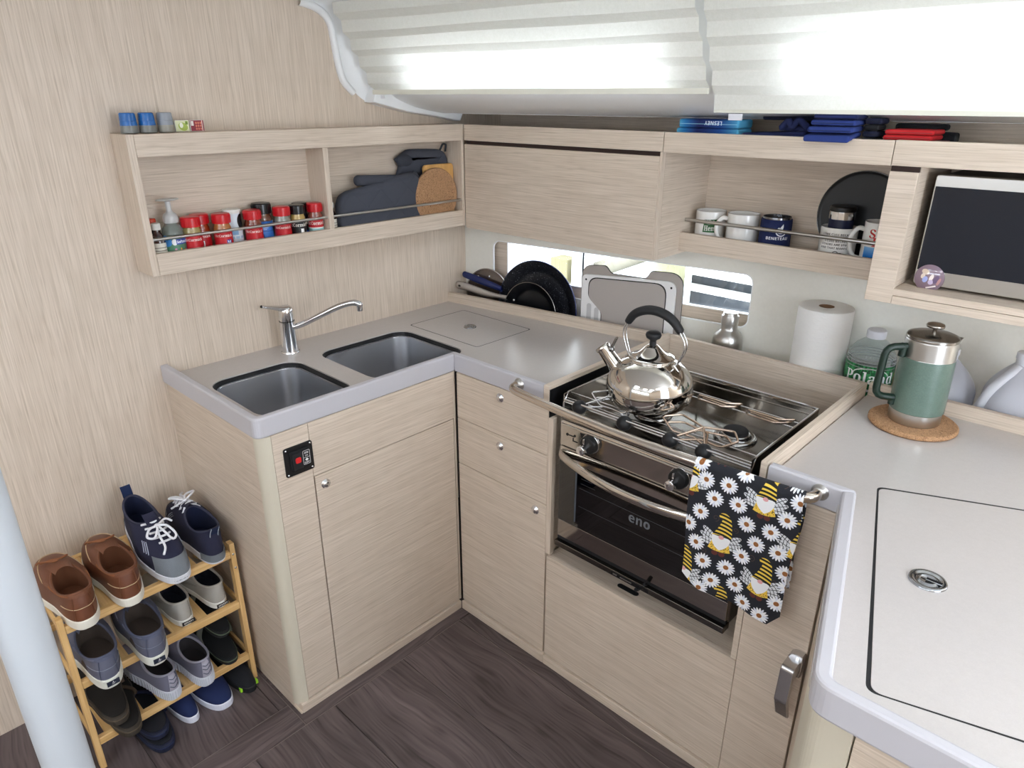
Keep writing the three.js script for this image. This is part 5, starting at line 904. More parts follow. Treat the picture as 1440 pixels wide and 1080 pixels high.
mug('white mug with four lines of black lettering holding the tumbler', -0.634, -1.9235, { h: 0.092, r: 0.0455, tex: canvasTex(512, 384, (c, w, h) => { c.fillStyle = '#eceae6'; c.fillRect(0, 0, w, h); c.fillStyle = '#1c1c22'; c.textAlign = 'center'; c.font = 'bold 34px sans-serif'; c.fillText('SOME CUSS BECAUSE', 250, 64); c.fillText('I CUSS BECAUSE', 250, 140); c.fillText('OTHERS ARE STUPID', 250, 182); c.fillText('AND THAT MAKES ME', 250, 222); c.lineWidth = 7; c.strokeStyle = '#1c1c22'; c.beginPath(); c.moveTo(190, 268); c.lineTo(310, 268); c.moveTo(224, 276); c.arc(250, 270, 24, 2.8, 6.6); c.stroke(); }), len: 2.7, ly0: 0.004, ly1: 0.088 });
mug('white mug with red and blue print beside the microwave unit', -0.5315, -1.9205, { handle: -1.05, h: 0.116, r: 0.041, tex: canvasTex(384, 384, (c, w, h) => { c.fillStyle = '#eceae6'; c.fillRect(0, 0, w, h); const g = c.createLinearGradient(0, 190, 0, 300); g.addColorStop(0, '#8ec3ec'); g.addColorStop(1, '#1f6fc8'); c.fillStyle = g; c.fillRect(60, 200, 300, 184); c.fillStyle = '#c41f27'; c.font = 'bold 120px serif'; c.fillText('St', 92, 110); c.fillText('L', 130, 190); }), len: 2.4, ly0: 0.010, ly1: 0.106, turn: -0.05 });
{
  const o = thing('tumbler', 'navy tumbler with steel band and black lid inside the lettered mug', 'tumbler', undefined, [-0.634, MS + 0.0072, -1.9235]);
  part(o, 'tumbler_body', lathe([[0, 0.001], [0.026, 0], [0.028, 0.003], [0.031, 0.104]], 44), col('#141c3c', 0.5));
  part(o, 'steel_band', lathe([[0.0313, 0.1042], [0.0316, 0.106], [0.0316, 0.123], [0.031, 0.124]], 44), M.chrome);
  part(o, 'tumbler_lid', lathe([[0.032, 0.1245], [0.0325, 0.127], [0.0325, 0.134], [0.030, 0.137], [0, 0.137]], 44), M.black);
}
{
  const o = thing('round_tray', 'round black tray leaning against the back of the mug shelf', 'tray', undefined, [-0.602, MS + 0.1155, -1.9755]);
  part(o, 'tray_disc', lathe([[0, -0.002], [0.104, -0.002], [0.111, 0.003], [0.1135, 0.0035], [0.1145, 0.002], [0.108, -0.004], [0, -0.005]], 80).rotateX(Math.PI / 2 - 0.02), col('#0b0c0f', 0.4));
  part(o, 'tray_rim', new THREE.TorusGeometry(0.1140, 0.0009, 8, 90).rotateX(-0.02).translate(0, 0, 0.003), M.chromeDark);
}
// ================================================================ microwave
{
  const o = thing('microwave', 'silver and black microwave oven in the wall cubby', 'microwave');
  const x0 = -0.404, x1 = 0.09, zf = -1.776, y0 = 1.208, y1 = 1.449;
  part(o, 'housing', box(x0 + 0.004, x1, y0 + 0.003, y1 - 0.002, -2.05, zf - 0.022, 0.006), col('#1b1c1f', 0.4));
  const d = part(o, 'door', slabZ(rrect(x0, x1 - 0.115, y0, y1, 0.006), zf - 0.021, zf, 0.002), M.steel, 'silver door frame');
  sub(d, 'door_glass', box(x0 + 0.003, x1 - 0.116, y0 + 0.033, y1 - 0.0245, zf - 0.004, zf + 0.0012, 0.001), P({ color: '#1d222b', roughness: 0.05, specularIntensity: 0.8 }), 'dark glass');
  part(o, 'control_panel', slabZ(rrect(x1 - 0.113, x1, y0, y1, 0.006), zf - 0.021, zf, 0.002), M.black);
  part(o, 'foot', [cyl(0.012, 0.012, 1.2017, y0 + 0.004, 20).translate(x0 + 0.05, 0, zf - 0.05), cyl(0.012, 0.012, 1.2017, y0 + 0.004, 20).translate(x1 - 0.05, 0, zf - 0.05), cyl(0.012, 0.012, 1.2017, y0 + 0.004, 20).translate(x0 + 0.05, 0, -2.02), cyl(0.012, 0.012, 1.2017, y0 + 0.004, 20).translate(x1 - 0.05, 0, -2.02)], M.rubber);
  settleSelf(o);
  const b = thing('badge_magnet', 'round mauve picture badge stuck on the microwave corner', 'badge', undefined, [-0.3715, 1.2255, zf + 0.0003]);
  const tx = canvasTex(256, 256, (c) => { c.fillStyle = '#86717f'; c.fillRect(0, 0, 256, 256); const spots = [['#d9c4b0', 92, 70, 34, 24], ['#e3d3c5', 78, 110, 18, 26], ['#a9b4e6', 100, 140, 22, 30], ['#f0e6e0', 150, 118, 16, 34], ['#c9b9d6', 150, 160, 22, 24], ['#6c5a78', 190, 130, 20, 40], ['#b98a8a', 214, 150, 12, 36]]; for (const [f, x, y, a, b2] of spots) { c.fillStyle = f; c.beginPath(); c.ellipse(x, y, a, b2, 0.3, 0, 7); c.fill(); } c.fillStyle = '#efe7e4'; c.save(); c.translate(160, 206); c.rotate(-0.35); c.fillRect(-44, -8, 84, 14); c.restore(); });
  const disc = new THREE.SphereGeometry(0.075, 40, 12, 0, 6.2832, 0, Math.asin(0.0305 / 0.075)).translate(0, -0.075 * Math.cos(Math.asin(0.0305 / 0.075)), 0); { const p = disc.attributes.position, uv = disc.attributes.uv; for (let i = 0; i < p.count; i++) uv.setXY(i, 0.5 + p.getX(i) / 0.062, 0.5 - p.getZ(i) / 0.062); }
  part(b, 'badge_face', disc.rotateX(Math.PI / 2).translate(0, 0, 0.004), P({ map: tx, roughness: 0.1, clearcoat: 1 }));
  part(b, 'badge_rim', lathe([[0.0305, 0.0042], [0.0308, 0.002], [0.030, 0]], 44).rotateX(Math.PI / 2), M.chromeDark);
}
// ================================================================ folded drink sleeves on top of the wall units
function koozie(label, x0, x1, y, zf, d, th, mat, { droop = 0, tilt = 0, trim = null, turn = 0 } = {}) {
  const o = thing('drink_sleeve', label, 'drink sleeve', 'folded drink sleeves on the wall units', [(x0 + x1) / 2, y, zf - d / 2], turn);
  const w = x1 - x0, n = 14;
  const mk = (y0, y1) => { const g = rbox(w, th, d, Math.min(th * 0.49, 0.006), 4); const p = g.attributes.position; for (let i = 0; i < p.count; i++) { const z = p.getZ(i), k = Math.max(0, (z - d * 0.15) / (d * 0.35)); p.setY(i, p.getY(i) + th / 2 - droop * k * k + tilt * p.getX(i)); } g.computeVertexNormals(); return g; };
  part(o, 'sleeve_body', mk(), mat);
  const fold = th * 0.46; part(o, 'fold_line', box(-w / 2 + 0.004, w / 2 - 0.004, fold - 0.0005, fold + 0.0005, d / 2 - 0.001, d / 2 + 0.0002, 0).translate(0, -droop, 0), trim ?? M.blackMatt);
  return o;
}
{
  const CT = 1.5075;
  const gradTex = (txt) => canvasTex(512, 64, (c) => { const g = c.createLinearGradient(0, 0, 512, 0); g.addColorStop(0, '#6cc3e0'); g.addColorStop(0.14, '#2878b8'); g.addColorStop(0.36, '#131f58'); g.addColorStop(0.7, '#174690'); g.addColorStop(1, '#5ab2d8'); c.fillStyle = g; c.fillRect(0, 0, 512, 64); c.save(); c.translate(300, 30); c.rotate(Math.PI); c.fillStyle = '#dfe9f4'; c.font = 'bold 40px sans-serif'; c.textAlign = 'center'; if (txt) c.fillText('LESNEY', 0, 16); c.restore(); });
  const gts = [P({ map: gradTex(0), roughness: 0.9 }), P({ map: gradTex(1), roughness: 0.9 })];
  for (const [i, lab] of ['plain blue gradient drink sleeve underneath the lettered one', 'blue gradient drink sleeve with upside-down lettering under the white tag'].entries()) {
    const o = koozie(lab, -1.035 + i * 0.006, -0.858, CT + i * 0.0222, -1.735, 0.08, 0.0218, gts[i], { trim: col('#9fd8ea', 0.8) });
    const p = o.children[0].geometry, pos = p.attributes.position, uv = p.attributes.uv; for (let k = 0; k < pos.count; k++) uv.setXY(k, 0.5 + pos.getX(k) / 0.18, clamp(pos.getY(k) / 0.022, 0, 1));
  }
  const navy = col('#1c2550', 0.95), navyD = col('#141a35', 0.95), royal = col('#26397c', 0.95), blackN = col('#16171c', 0.95), redN = col('#bd1a21', 0.9), wineN = col('#4c1420', 0.95);
  koozie('navy drink sleeve at the bottom beside the gradient ones', -0.852, -0.690, CT, -1.740, 0.09, 0.018, navy, { tilt: 0.05 });
  { // rolled sleeve with heart shaped opening
    const o = thing('drink_sleeve', 'navy drink sleeve folded into a heart-shaped opening', 'drink sleeve', 'folded drink sleeves on the wall units', [-0.722, CT + 0.0215, -1.780]);
    part(o, 'sleeve_body', [tube([[-0.030, 0.006, 0.035], [-0.012, 0.022, 0.04], [0.0, 0.010, 0.042], [0.012, 0.024, 0.04], [0.034, 0.008, 0.035]], 0.008, 30, 10), rbox(0.075, 0.012, 0.07, 0.005).translate(0.0, 0.006, 0)], navy);
    part(o, 'dark_inside', rbox(0.05, 0.016, 0.06, 0.006).translate(0, 0.016, 0.0), blackN);
  }
  koozie('dark navy drink sleeve on top of the heart-shaped one', -0.815, -0.672, CT + 0.0445, -1.770, 0.09, 0.014, navyD);
  const stack = [['lowest royal blue drink sleeve drooping over the rail', 0, -1.692, 0.013], ['second royal blue drink sleeve of the overhanging stack', 1, -1.700, 0.004], ['third royal blue drink sleeve of the overhanging stack', 2, -1.708, 0.001], ['topmost royal blue drink sleeve of the overhanging stack', 3, -1.712, 0]];
  for (const [lab, i, zf, dr] of stack) koozie(lab, -0.676 + 0.003 * i, -0.572 + 0.001 * i, 1.5195 + i * 0.0128, zf, 0.075, 0.0122, i === 3 ? navy : royal, { droop: dr, trim: i === 1 || i === 2 ? M.blackMatt : royal });
  for (let i = 0; i < 4; i++) koozie(['lowest black drink sleeve between the blue and red ones', 'second black drink sleeve between the blue and red ones', 'third black drink sleeve between the blue and red ones', 'top black drink sleeve between the blue and red ones'][i], -0.566, -0.534 + 0.004 * (i % 2), CT + i * 0.0135, -1.745 - 0.002 * i, 0.06, 0.013, i % 2 ? navyD : blackN);
  koozie('wine-red drink sleeve under the bright red ones', -0.527, -0.404, CT, -1.742, 0.09, 0.0095, wineN);
  koozie('lower bright red drink sleeve with stitched edge', -0.519, -0.420, CT + 0.010, -1.7405, 0.09, 0.0105, redN, { trim: col('#7a3a3a', 0.9) });
  koozie('upper bright red drink sleeve with stitched edge', -0.517, -0.418, CT + 0.0212, -1.7405, 0.09, 0.0105, redN, { trim: col('#7a3a3a', 0.9) });
  koozie('lower black drink sleeve lying behind the red ones', -0.515, -0.396, CT, -1.836, 0.03, 0.026, blackN, { tilt: -0.02 });
  koozie('upper black drink sleeve lying behind the red ones', -0.525, -0.418, CT + 0.028, -1.836, 0.03, 0.014, blackN);
}
// ================================================================ bamboo shoe rack
const RK = { x0: -1.930, x1: -1.635, z0: -0.630, z1: -0.200, y: [0.455, 0.285, 0.098] };
{
  const o = thing('shoe_rack', 'three-tier bamboo shoe rack against the bulkhead', 'rack');
  for (const [x, z] of [[RK.x1, RK.z0], [RK.x1, RK.z1], [RK.x0, RK.z0], [RK.x0, RK.z1]]) { const zz = z === RK.z0 ? z : z - 0.014, xx = x === RK.x0 ? x : x - 0.022; part(o, 'leg', grain(box(xx, xx + 0.022, 0.0005, x === RK.x1 ? 0.478 : 0.46, zz, zz + 0.014, 0.0015), 'y', 0.3), M.bamboo); }
  for (const y of RK.y) {
    part(o, 'front_bar', grain(box(RK.x1 - 0.016, RK.x1 - 0.001, y - 0.022, y, RK.z0 + 0.0145, RK.z1 - 0.0145, 0.0015), 'z', 0.3), M.bamboo);
    part(o, 'back_bar', grain(box(RK.x0 + 0.001, RK.x0 + 0.016, y - 0.022, y, RK.z0 + 0.0145, RK.z1 - 0.0145, 0.0015), 'z', 0.3), M.bamboo);
    for (const z of [RK.z0 + 0.0035, RK.z1 - 0.0105]) part(o, 'side_bar', grain(box(RK.x0 + 0.023, RK.x1 - 0.023, y - 0.020, y - 0.002, z, z + 0.007, 0.001), 'x', 0.3), M.bamboo);
    for (let i = 0; i < 6; i++) { const z = lerp(RK.z0 + 0.045, RK.z1 - 0.045, i / 5); part(o, 'slat', grain(box(RK.x0 + 0.0165, RK.x1 - 0.0165, y - 0.010, y - 0.002, z - 0.014, z + 0.014, 0.001), 'x', 0.3), M.bamboo); }
  }
  part(o, 'screw', [[RK.z0 + 0.007, 0.40], [RK.z0 + 0.007, 0.444]].map(([z, y]) => ball(0.0035, RK.x1, y, z, 0.4, 1, 1)), M.screw);
  settleSelf(o);
}
// ================================================================ shoes (heel at the origin, toe along +x)
function shoe(label, pos, [yaw, pitch = 0, roll = 0], p, fit) {
  const { L = 0.295, W = 0.108, sole = 0.024, heelH = 0.062, throatH = 0.066, dip = 0.016, xc = 0.285, a = 0.235, b = 0.33, mats: m, soleTop = 0 } = p;
  const o = thing(p.name ?? 'shoe', label, p.category ?? 'shoe', p.group, pos); o.rotation.set(roll, yaw, pitch, 'YZX');
  const hw = (t) => W / 2 * (0.80 + 0.20 * smooth(0.2, 0.62, t)) * (1 - 0.07 * Math.exp(-(((t - 0.38) / 0.13) ** 2)));
  const P2 = (f, k = 1) => { const t = (1 - Math.cos(f)) / 2, s = Math.sin(f); const x = L * (0.5 + (t - 0.5) * k); return [x, Math.sign(s) * hw(t) * k * Math.pow(Math.abs(s), 0.72) + 0.006 * Math.sin(t * Math.PI)]; };
  const C = (f, k = 1) => { const t = (1 - Math.cos(f)) / 2, s = Math.sin(f); return [L * xc - L * a * k * Math.cos(f), sole + lerp(heelH, throatH, t) - dip * s * s, W * b * k * Math.sign(s) * Math.pow(Math.abs(s), 0.85) + 0.004]; };
  const U = (f, s) => { const q = P2(f), c = C(f), h = 1 - Math.cos(s * Math.PI / 2), v = Math.sin(s * Math.PI / 2), front = smooth(0.55, 1, (1 - Math.cos(f)) / 2); const hh = lerp(Math.pow(h, 1.1), h * 0.92 + 0.08 * s, front); return [lerp(q[0], c[0], hh), lerp(sole - 0.002, c[1], lerp(v, Math.pow(v, 0.9), front)), lerp(q[1], c[2], hh)]; };
  const N = 64, out = []; for (let i = 0; i < N; i++) out.push(P2(i / N * 6.2832, 1.0));
  part(o, 'sole', slab(out.map(([x, z]) => [lerp(L / 2, x, 1.02), z * 1.04]), 0, sole, 0.003), m.sole, p.soleLabel);
  part(o, 'upper', surf((u, v) => U(u * 6.2832, v), 72, 24, true), m.upper);
  part(o, 'collar', new THREE.TubeGeometry(new THREE.CatmullRomCurve3(Array.from({ length: 40 }, (_, i) => V3(...C(i / 40 * 6.2832, 0.985))), true), 80, 0.0032, 8, true), m.collar ?? m.upper);
  part(o, 'lining', [surf((u, v) => { const f = u * 6.2832, c = C(f, 0.95 + 0.05 * v); return [c[0], lerp(c[1] - 0.001, sole + 0.004, v), c[2]]; }, 48, 6, true), surf((u, v) => { const c = C(u * 6.2832, v); return [c[0], sole + 0.0045, c[2]]; }, 48, 3, true)], m.lining);
  if (p.extra) p.extra(o, { U, C, P2, L, W, sole, heelH, m });
  return o;
}
const leather = (hex, r = 0.5) => P({ color: hex, roughness: r, bumpMap: fineBump, bumpScale: 0.0004 });
const cloth = (hex) => P({ color: hex, roughness: 0.95, bumpMap: weaveBump, bumpScale: 0.0004 });
const line = (U, f0, f1, s0, s1, r, off = 0.0015, n = 16) => tube(Array.from({ length: n + 1 }, (_, i) => { const p = U(lerp(f0, f1, i / n), lerp(s0, s1, i / n)); return [p[0], p[1] + off * 0.6, p[2] + Math.sign(p[2] - 0.004) * off * 0.6]; }), r, n * 2, 6);
// boat-shoe details: moccasin seam, side lace, heel seams, bow
function boatExtra(lace, stitch, label) {
  return (o, { U, C, L, sole, m }) => {
    part(o, 'moccasin_seam', tube(Array.from({ length: 25 }, (_, i) => { const f = lerp(Math.PI - 1.35, Math.PI + 1.35, i / 24), p = U(f, 0.52 + 0.10 * Math.abs(f - Math.PI)); return [p[0], p[1] + 0.0012, p[2]]; }), 0.0013, 60, 6), stitch);
    part(o, 'side_lace', line(U, 0.5, 1.7, 0.80, 0.86, 0.0022), lace); part(o, 'side_lace', line(U, -0.5, -1.7, 0.80, 0.86, 0.0022), lace);
    part(o, 'heel_stitch', line(U, -0.9, 0.9, 0.32, 0.32, 0.0009), stitch);
    part(o, 'heel_seam', line(U, 0.34, 0.30, 0.02, 0.70, 0.0011), m.collar); part(o, 'heel_seam', line(U, -0.34, -0.30, 0.02, 0.70, 0.0011), m.collar);
    part(o, 'tongue', surf((u, v) => { const p = U(Math.PI + lerp(-0.62, 0.62, u), lerp(0.86, 1.0, v)); return [p[0] - 0.030 * v * v, p[1] + 0.002 + 0.006 * v * v, p[2] * (1 - 0.12 * v)]; }, 10, 8), m.collar);
    part(o, 'collar_band', surf((u, v) => { const f = lerp(-1.9, 1.9, u), s = lerp(0.70, 0.97, v), p = U(f, s), n = p[2] - 0.004; return [p[0] - 0.0022 * Math.cos(f), p[1] + 0.0006, p[2] + Math.sign(n) * 0.0016 * Math.abs(Math.sin(f))]; }, 40, 4), m.collar ?? m.upper);
    const q = U(Math.PI, 0.93);
    part(o, 'lace_bow', [tube([[q[0] + 0.02, q[1] + 0.001, -0.026], [q[0] + 0.004, q[1] + 0.009, -0.006], [q[0], q[1] + 0.007, 0.012], [q[0] + 0.012, q[1] + 0.002, 0.03]], 0.0026, 24, 8), tube([[q[0] - 0.004, q[1] + 0.006, 0.0], [q[0] + 0.012, q[1] + 0.009, -0.028], [q[0] + 0.024, q[1] + 0.0, -0.034]], 0.0024, 20, 8), ball(0.0055, q[0], q[1] + 0.007, 0.002, 1.2, 0.7, 1.3)], lace);
    if (label) part(o, 'heel_label', [rbox(0.0014, 0.014, 0.028, 0.0005).translate(-0.0024, sole * 0.52, 0.002)], P({ map: label, roughness: 0.5 }), 'navy heel label');
  };
}
const anchorTex = canvasTex(128, 64, (c) => { c.fillStyle = '#1a2236'; c.fillRect(0, 0, 128, 64); c.strokeStyle = '#e6e6e6'; c.lineWidth = 4; c.beginPath(); c.moveTo(50, 40); c.lineTo(64, 14); c.lineTo(74, 40); c.quadraticCurveTo(64, 54, 46, 46); c.moveTo(64, 18); c.lineTo(64, 48); c.moveTo(80, 40); c.lineTo(86, 32); c.stroke(); });
const brownP = { mats: { sole: col('#e4ded0', 0.6), upper: leather('#6d3f28', 0.48), collar: leather('#74452c', 0.45), lining: leather('#6d4127', 0.8) }, group: 'brown leather boat shoes', name: 'boat_shoe', W: 0.108, heelH: 0.068, throatH: 0.074, extra: boatExtra(leather('#8a5430', 0.6), col('#c9b08c', 0.8), null) };
shoe('brown leather boat shoe nearer the white cabin post', [-1.592, RK.y[0] + 0.001, -0.2535], [Math.PI + 0.02], brownP);
shoe('brown leather boat shoe next to the laced navy sneaker', [-1.598, RK.y[0] + 0.001, -0.355], [Math.PI - 0.02], brownP);
// navy sneakers
const white = col('#e9eaf0', 0.7);
function sneakerExtra(toeFront) {
  return (o, { U, C, L, W, sole, m }) => {
    part(o, 'toe_bumper', surf((u, v) => { const f = lerp(Math.PI - 0.85, Math.PI + 0.85, u), p = U(f, v * 0.36); const k = 1.0 + 0.02; return [p[0] + 0.003, Math.max(0.004, p[1] - 0.012 + 0.014 * v), p[2] * 1.02]; }, 28, 6), m.bumper, 'grey rubber toe');
    part(o, 'heel_bumper', surf((u, v) => { const f = lerp(-0.8, 0.8, u), p = U(f, v * 0.22); return [p[0] - 0.0045, 0.003 + 0.022 * v + 0.004, p[2] * 1.03]; }, 24, 4), m.bumper, 'grey rubber heel');
    part(o, 'heel_tab', [surf((u, v) => [lerp(0.012, -0.012, v) + 0.004 * Math.sin(v * 3), sole + 0.045 + 0.045 * v, lerp(-0.010, 0.016, u)], 2, 8), ], cloth('#16264a'), 'navy pull tab');
    part(o, 'tab_stripe', [0.1, 0.9].map(k => tube(Array.from({ length: 9 }, (_, i) => [lerp(0.012, -0.013, i / 8) + 0.004 * Math.sin(i / 8 * 3) - 0.001, sole + 0.045 + 0.045 * i / 8, lerp(-0.010, 0.016, k)]), 0.0013, 16, 6)), col('#b9c3d2', 0.6));
    const bars = []; for (let i = 0; i < 5; i++) { const s = 0.62 + 0.085 * i, d = 0.30 + 0.10 * i; const A = U(Math.PI - d, s), B = U(Math.PI + d, s), Mid = U(Math.PI, s); bars.push(tube([[A[0], A[1] + 0.001, A[2]], [Mid[0] + 0.004, Mid[1] + 0.007, Mid[2]], [B[0], B[1] + 0.001, B[2]]], 0.0030, 16, 8)); }
    const q = U(Math.PI, 0.86), X = q[0], Y = q[1] + 0.009;
    bars.push(tube([[X, Y, 0.004], [X + 0.010, Y + 0.006, 0.026], [X + 0.030, Y + 0.002, 0.040], [X + 0.038, Y - 0.002, 0.026], [X + 0.018, Y + 0.003, 0.010], [X, Y, 0.004]], 0.0030, 40, 8), tube([[X, Y, 0.002], [X + 0.018, Y + 0.004, -0.014], [X + 0.048, Y - 0.006, -0.022], [X + 0.058, Y - 0.010, -0.010], [X + 0.030, Y - 0.001, -0.002], [X, Y, 0.002]], 0.0030, 40, 8), tube([[X, Y, 0.003], [X - 0.012, Y + 0.001, -0.022], [X - 0.004, Y - 0.008, -0.036]], 0.0028, 20, 8), tube([[X, Y, 0.003], [X + 0.03, Y - 0.004, 0.012], [X + 0.066, Y - 0.016, 0.014], [X + 0.085, Y - 0.022, 0.026]], 0.0028, 24, 8), ball(0.0065, X, Y, 0.003, 1, 0.8, 1.2));
    part(o, 'laces', bars, white, 'white laces');
    const tg = U(Math.PI, 0.97); part(o, 'tongue', [surf((u, v) => { const p = U(Math.PI + lerp(-0.42, 0.42, u), lerp(0.80, 1.0, v)); return [p[0] - 0.016 * v * v, p[1] + 0.003 + 0.014 * v * v, p[2]]; }, 8, 8)], m.upper);
    part(o, 'side_stitch', [0, 1, 2].flatMap(i => [line(U, 2.05 + i * 0.08, 2.12 + i * 0.08, 0.35, 0.62, 0.0010), line(U, -2.05 - i * 0.08, -2.12 - i * 0.08, 0.35, 0.62, 0.0010)]), col('#aeb4c6', 0.7));
  };
}
const navyP = { mats: { sole: col('#dfe1e8', 0.6), upper: cloth('#23243a'), collar: cloth('#34364a'), lining: cloth('#0e1836'), bumper: P({ color: '#767c83', roughness: 0.8, bumpMap: weaveBump, bumpScale: 0.001 }) }, group: 'navy sneakers with white laces', name: 'sneaker', W: 0.100, heelH: 0.072, throatH: 0.080, sole: 0.024, extra: sneakerExtra() };
shoe('navy sneaker with white bow propped heel-up on the bulkhead', [-1.892, RK.y[0] + 0.058, -0.468], [0.02, -0.195], navyP);
shoe('navy sneaker pointing at the bulkhead beside the sink unit', [-1.610, RK.y[0] + 0.001, -0.573], [Math.PI - 0.02], navyP);
// blue-grey boat shoes
const greyP = { mats: { sole: col('#dcdcd2', 0.6), upper: leather('#5f6172', 0.7), collar: leather('#555a70', 0.6), lining: col('#4d423b', 0.95) }, group: 'blue-grey boat shoes on the middle shelf', name: 'boat_shoe', W: 0.104, heelH: 0.058, throatH: 0.064, b: 0.37, a: 0.27, xc: 0.31, sole: 0.027, extra: boatExtra(leather('#666b80', 0.6), col('#7f8492', 0.8), anchorTex) };
shoe('blue-grey boat shoe with navy heel label beside the rack leg', [-1.566, RK.y[1] + 0.001, -0.2625], [Math.PI + 0.0], greyP);
shoe('blue-grey boat shoe with navy heel label next to the beige slip-ons', [-1.560, RK.y[1] + 0.001, -0.368], [Math.PI - 0.05], greyP);
// beige slip-ons
const sperryTex = canvasTex(128, 48, (c) => { c.fillStyle = '#15171c'; c.fillRect(0, 0, 128, 48); c.fillStyle = '#e9e9e6'; c.font = 'bold 28px sans-serif'; c.textAlign = 'center'; c.fillText('SPERRY', 64, 34); });
const beigeP = { mats: { sole: col('#e2e1db', 0.6), upper: cloth('#a9a59d'), collar: cloth('#b4b0a7'), lining: cloth('#0d1020') }, group: 'beige canvas slip-ons on the middle shelf', name: 'slip_on_shoe', L: 0.262, W: 0.086, heelH: 0.050, throatH: 0.050, dip: 0.010, sole: 0.019, a: 0.25, extra: (o, { U, sole }) => { part(o, 'heel_seam', [line(U, 0.35, 0.30, 0.02, 0.9, 0.0009), line(U, -1.9, -1.2, 0.05, 0.5, 0.0008)], cloth('#8e8a82')); part(o, 'heel_label', rbox(0.0014, 0.011, 0.034, 0.0004).translate(-0.0022, sole * 0.5, 0.004), P({ map: sperryTex, roughness: 0.5 }), 'black heel label'); } };
shoe('beige canvas slip-on beside the blue-grey boat shoes', [-1.648, RK.y[1] + 0.001, -0.476], [Math.PI + 0.02], beigeP);
shoe('beige canvas slip-on next to the rack side', [-1.650, RK.y[1] + 0.001, -0.572], [Math.PI + 0.04], beigeP);
// grey slip-ons with ribbed white soles
const ribExtra = (o, { U, P2, L, sole }) => {
  const ribs = []; for (let i = 0; i < 64; i++) { const f = i / 64 * 6.2832, p = P2(f); ribs.push(box(-0.0012, 0.0012, 0.003, sole - 0.005, -0.0012, 0.0012, 0).translate(lerp(L / 2, p[0], 1.022), 0, p[1] * 1.045)); }
  part(o, 'sole_ribs', ribs, col('#c9ccd6', 0.6)); part(o, 'heel_tab', surf((u, v) => { const p = U(lerp(-0.22, 0.22, u), lerp(0.05, 1.0, v)); return [p[0] - 0.003 - 0.004 * Math.sin(v * 3.1), p[1], p[2]]; }, 4, 10), cloth('#a8a6b4'), 'pale chevron heel tab');
  part(o, 'tab_chevrons', [0.3, 0.5, 0.7].map(s => tube([-0.2, 0, 0.2].map((f, i) => { const p = U(f, s + (i === 1 ? -0.1 : 0)); return [p[0] - 0.008, p[1], p[2]]; }), 0.0011, 12, 6)), col('#5c5f70', 0.8));
};
const ribP = { mats: { sole: col('#d6d8e2', 0.6), upper: cloth('#6f6f80'), collar: cloth('#9d9dac'), lining: cloth('#2e2a2c') }, group: 'grey slip-ons with ribbed white soles', name: 'slip_on_shoe', L: 0.262, W: 0.088, heelH: 0.046, throatH: 0.050, dip: 0.010, sole: 0.032, a: 0.24, extra: ribExtra };
shoe('grey slip-on with ribbed white sole turned sideways on the low shelf', [-1.622, RK.y[2] + 0.001, -0.402], [Math.PI + 0.14], ribP);
shoe('grey slip-on with ribbed white sole beside the black flip-flops', [-1.604, RK.y[2] + 0.001, -0.484], [Math.PI + 0.05], ribP);
// flip-flops
function flipFlop(label, pos, [yaw, pitch = 0, roll = 0], { L = 0.275, W = 0.10, th = 0.022, foot, side, strap, rim, group, thin = 0.005, sk = 1 }) {
  const o = thing('flip_flop', label, 'flip-flop', group, pos); o.rotation.set(roll, yaw, pitch, 'YZX');
  const hw = (t) => W / 2 * (0.78 + 0.22 * smooth(0.2, 0.65, t)) * (1 - 0.10 * Math.exp(-(((t - 0.40) / 0.14) ** 2)));
  const out = (k) => Array.from({ length: 56 }, (_, i) => { const f = i / 56 * 6.2832, t = (1 - Math.cos(f)) / 2, s = Math.sin(f); return [L * (0.5 + (t - 0.5) * k), Math.sign(s) * hw(t) * k * Math.pow(Math.abs(s), 0.72)]; });
  part(o, 'sole', slab(out(1), 0, th - 0.002, 0.004), side); part(o, 'footbed', slab(out(0.93), th - 0.003, th + 0.001, 0.001), foot);
  if (rim) part(o, 'edge_line', slab(out(1.008), th * 0.62, th * 0.76), rim);
  const y = th; part(o, 'strap', [tube([[L * 0.70, y, 0.004], [L * 0.69, y + 0.016 * sk, 0.004], [L * 0.66, y + 0.026 * sk, 0.006]], thin, 16, 8), tube([[L * 0.66, y + 0.026 * sk, 0.006], [L * 0.58, y + 0.036 * sk, 0.026], [L * 0.48, y + 0.022 * sk, 0.043], [L * 0.42, y, 0.044]], thin, 24, 8), tube([[L * 0.66, y + 0.026 * sk, 0.006], [L * 0.56, y + 0.036 * sk, -0.022], [L * 0.46, y + 0.022 * sk, -0.042], [L * 0.40, y, -0.043]], thin, 24, 8)], strap);
}
const ffBrown = { foot: cloth('#1a1613'), side: col('#3b332a', 0.8), strap: leather('#4a3b2e', 0.7), rim: col('#5d5142', 0.8), group: 'dark brown flip-flops', th: 0.026 };
flipFlop('dark brown flip-flop lying on top of its pair', [-1.600, RK.y[2] + 0.036, -0.264], [Math.PI - 0.02, 0.0], ffBrown);
flipFlop('dark brown flip-flop underneath its pair', [-1.578, RK.y[2] + 0.001, -0.280], [Math.PI - 0.03], { ...ffBrown, sk: 0.08 });
const ffBlack = { foot: cloth('#15171a'), side: col('#191b1d', 0.8), strap: cloth('#6d6e66'), rim: col('#5c6a55', 0.7), group: 'black flip-flops with pale green edge', th: 0.020, W: 0.094, L: 0.265, thin: 0.008 };
flipFlop('black flip-flop with flower strap lying on the low shelf', [-1.628, RK.y[2] + 0.001, -0.566], [Math.PI - 0.03], ffBlack);
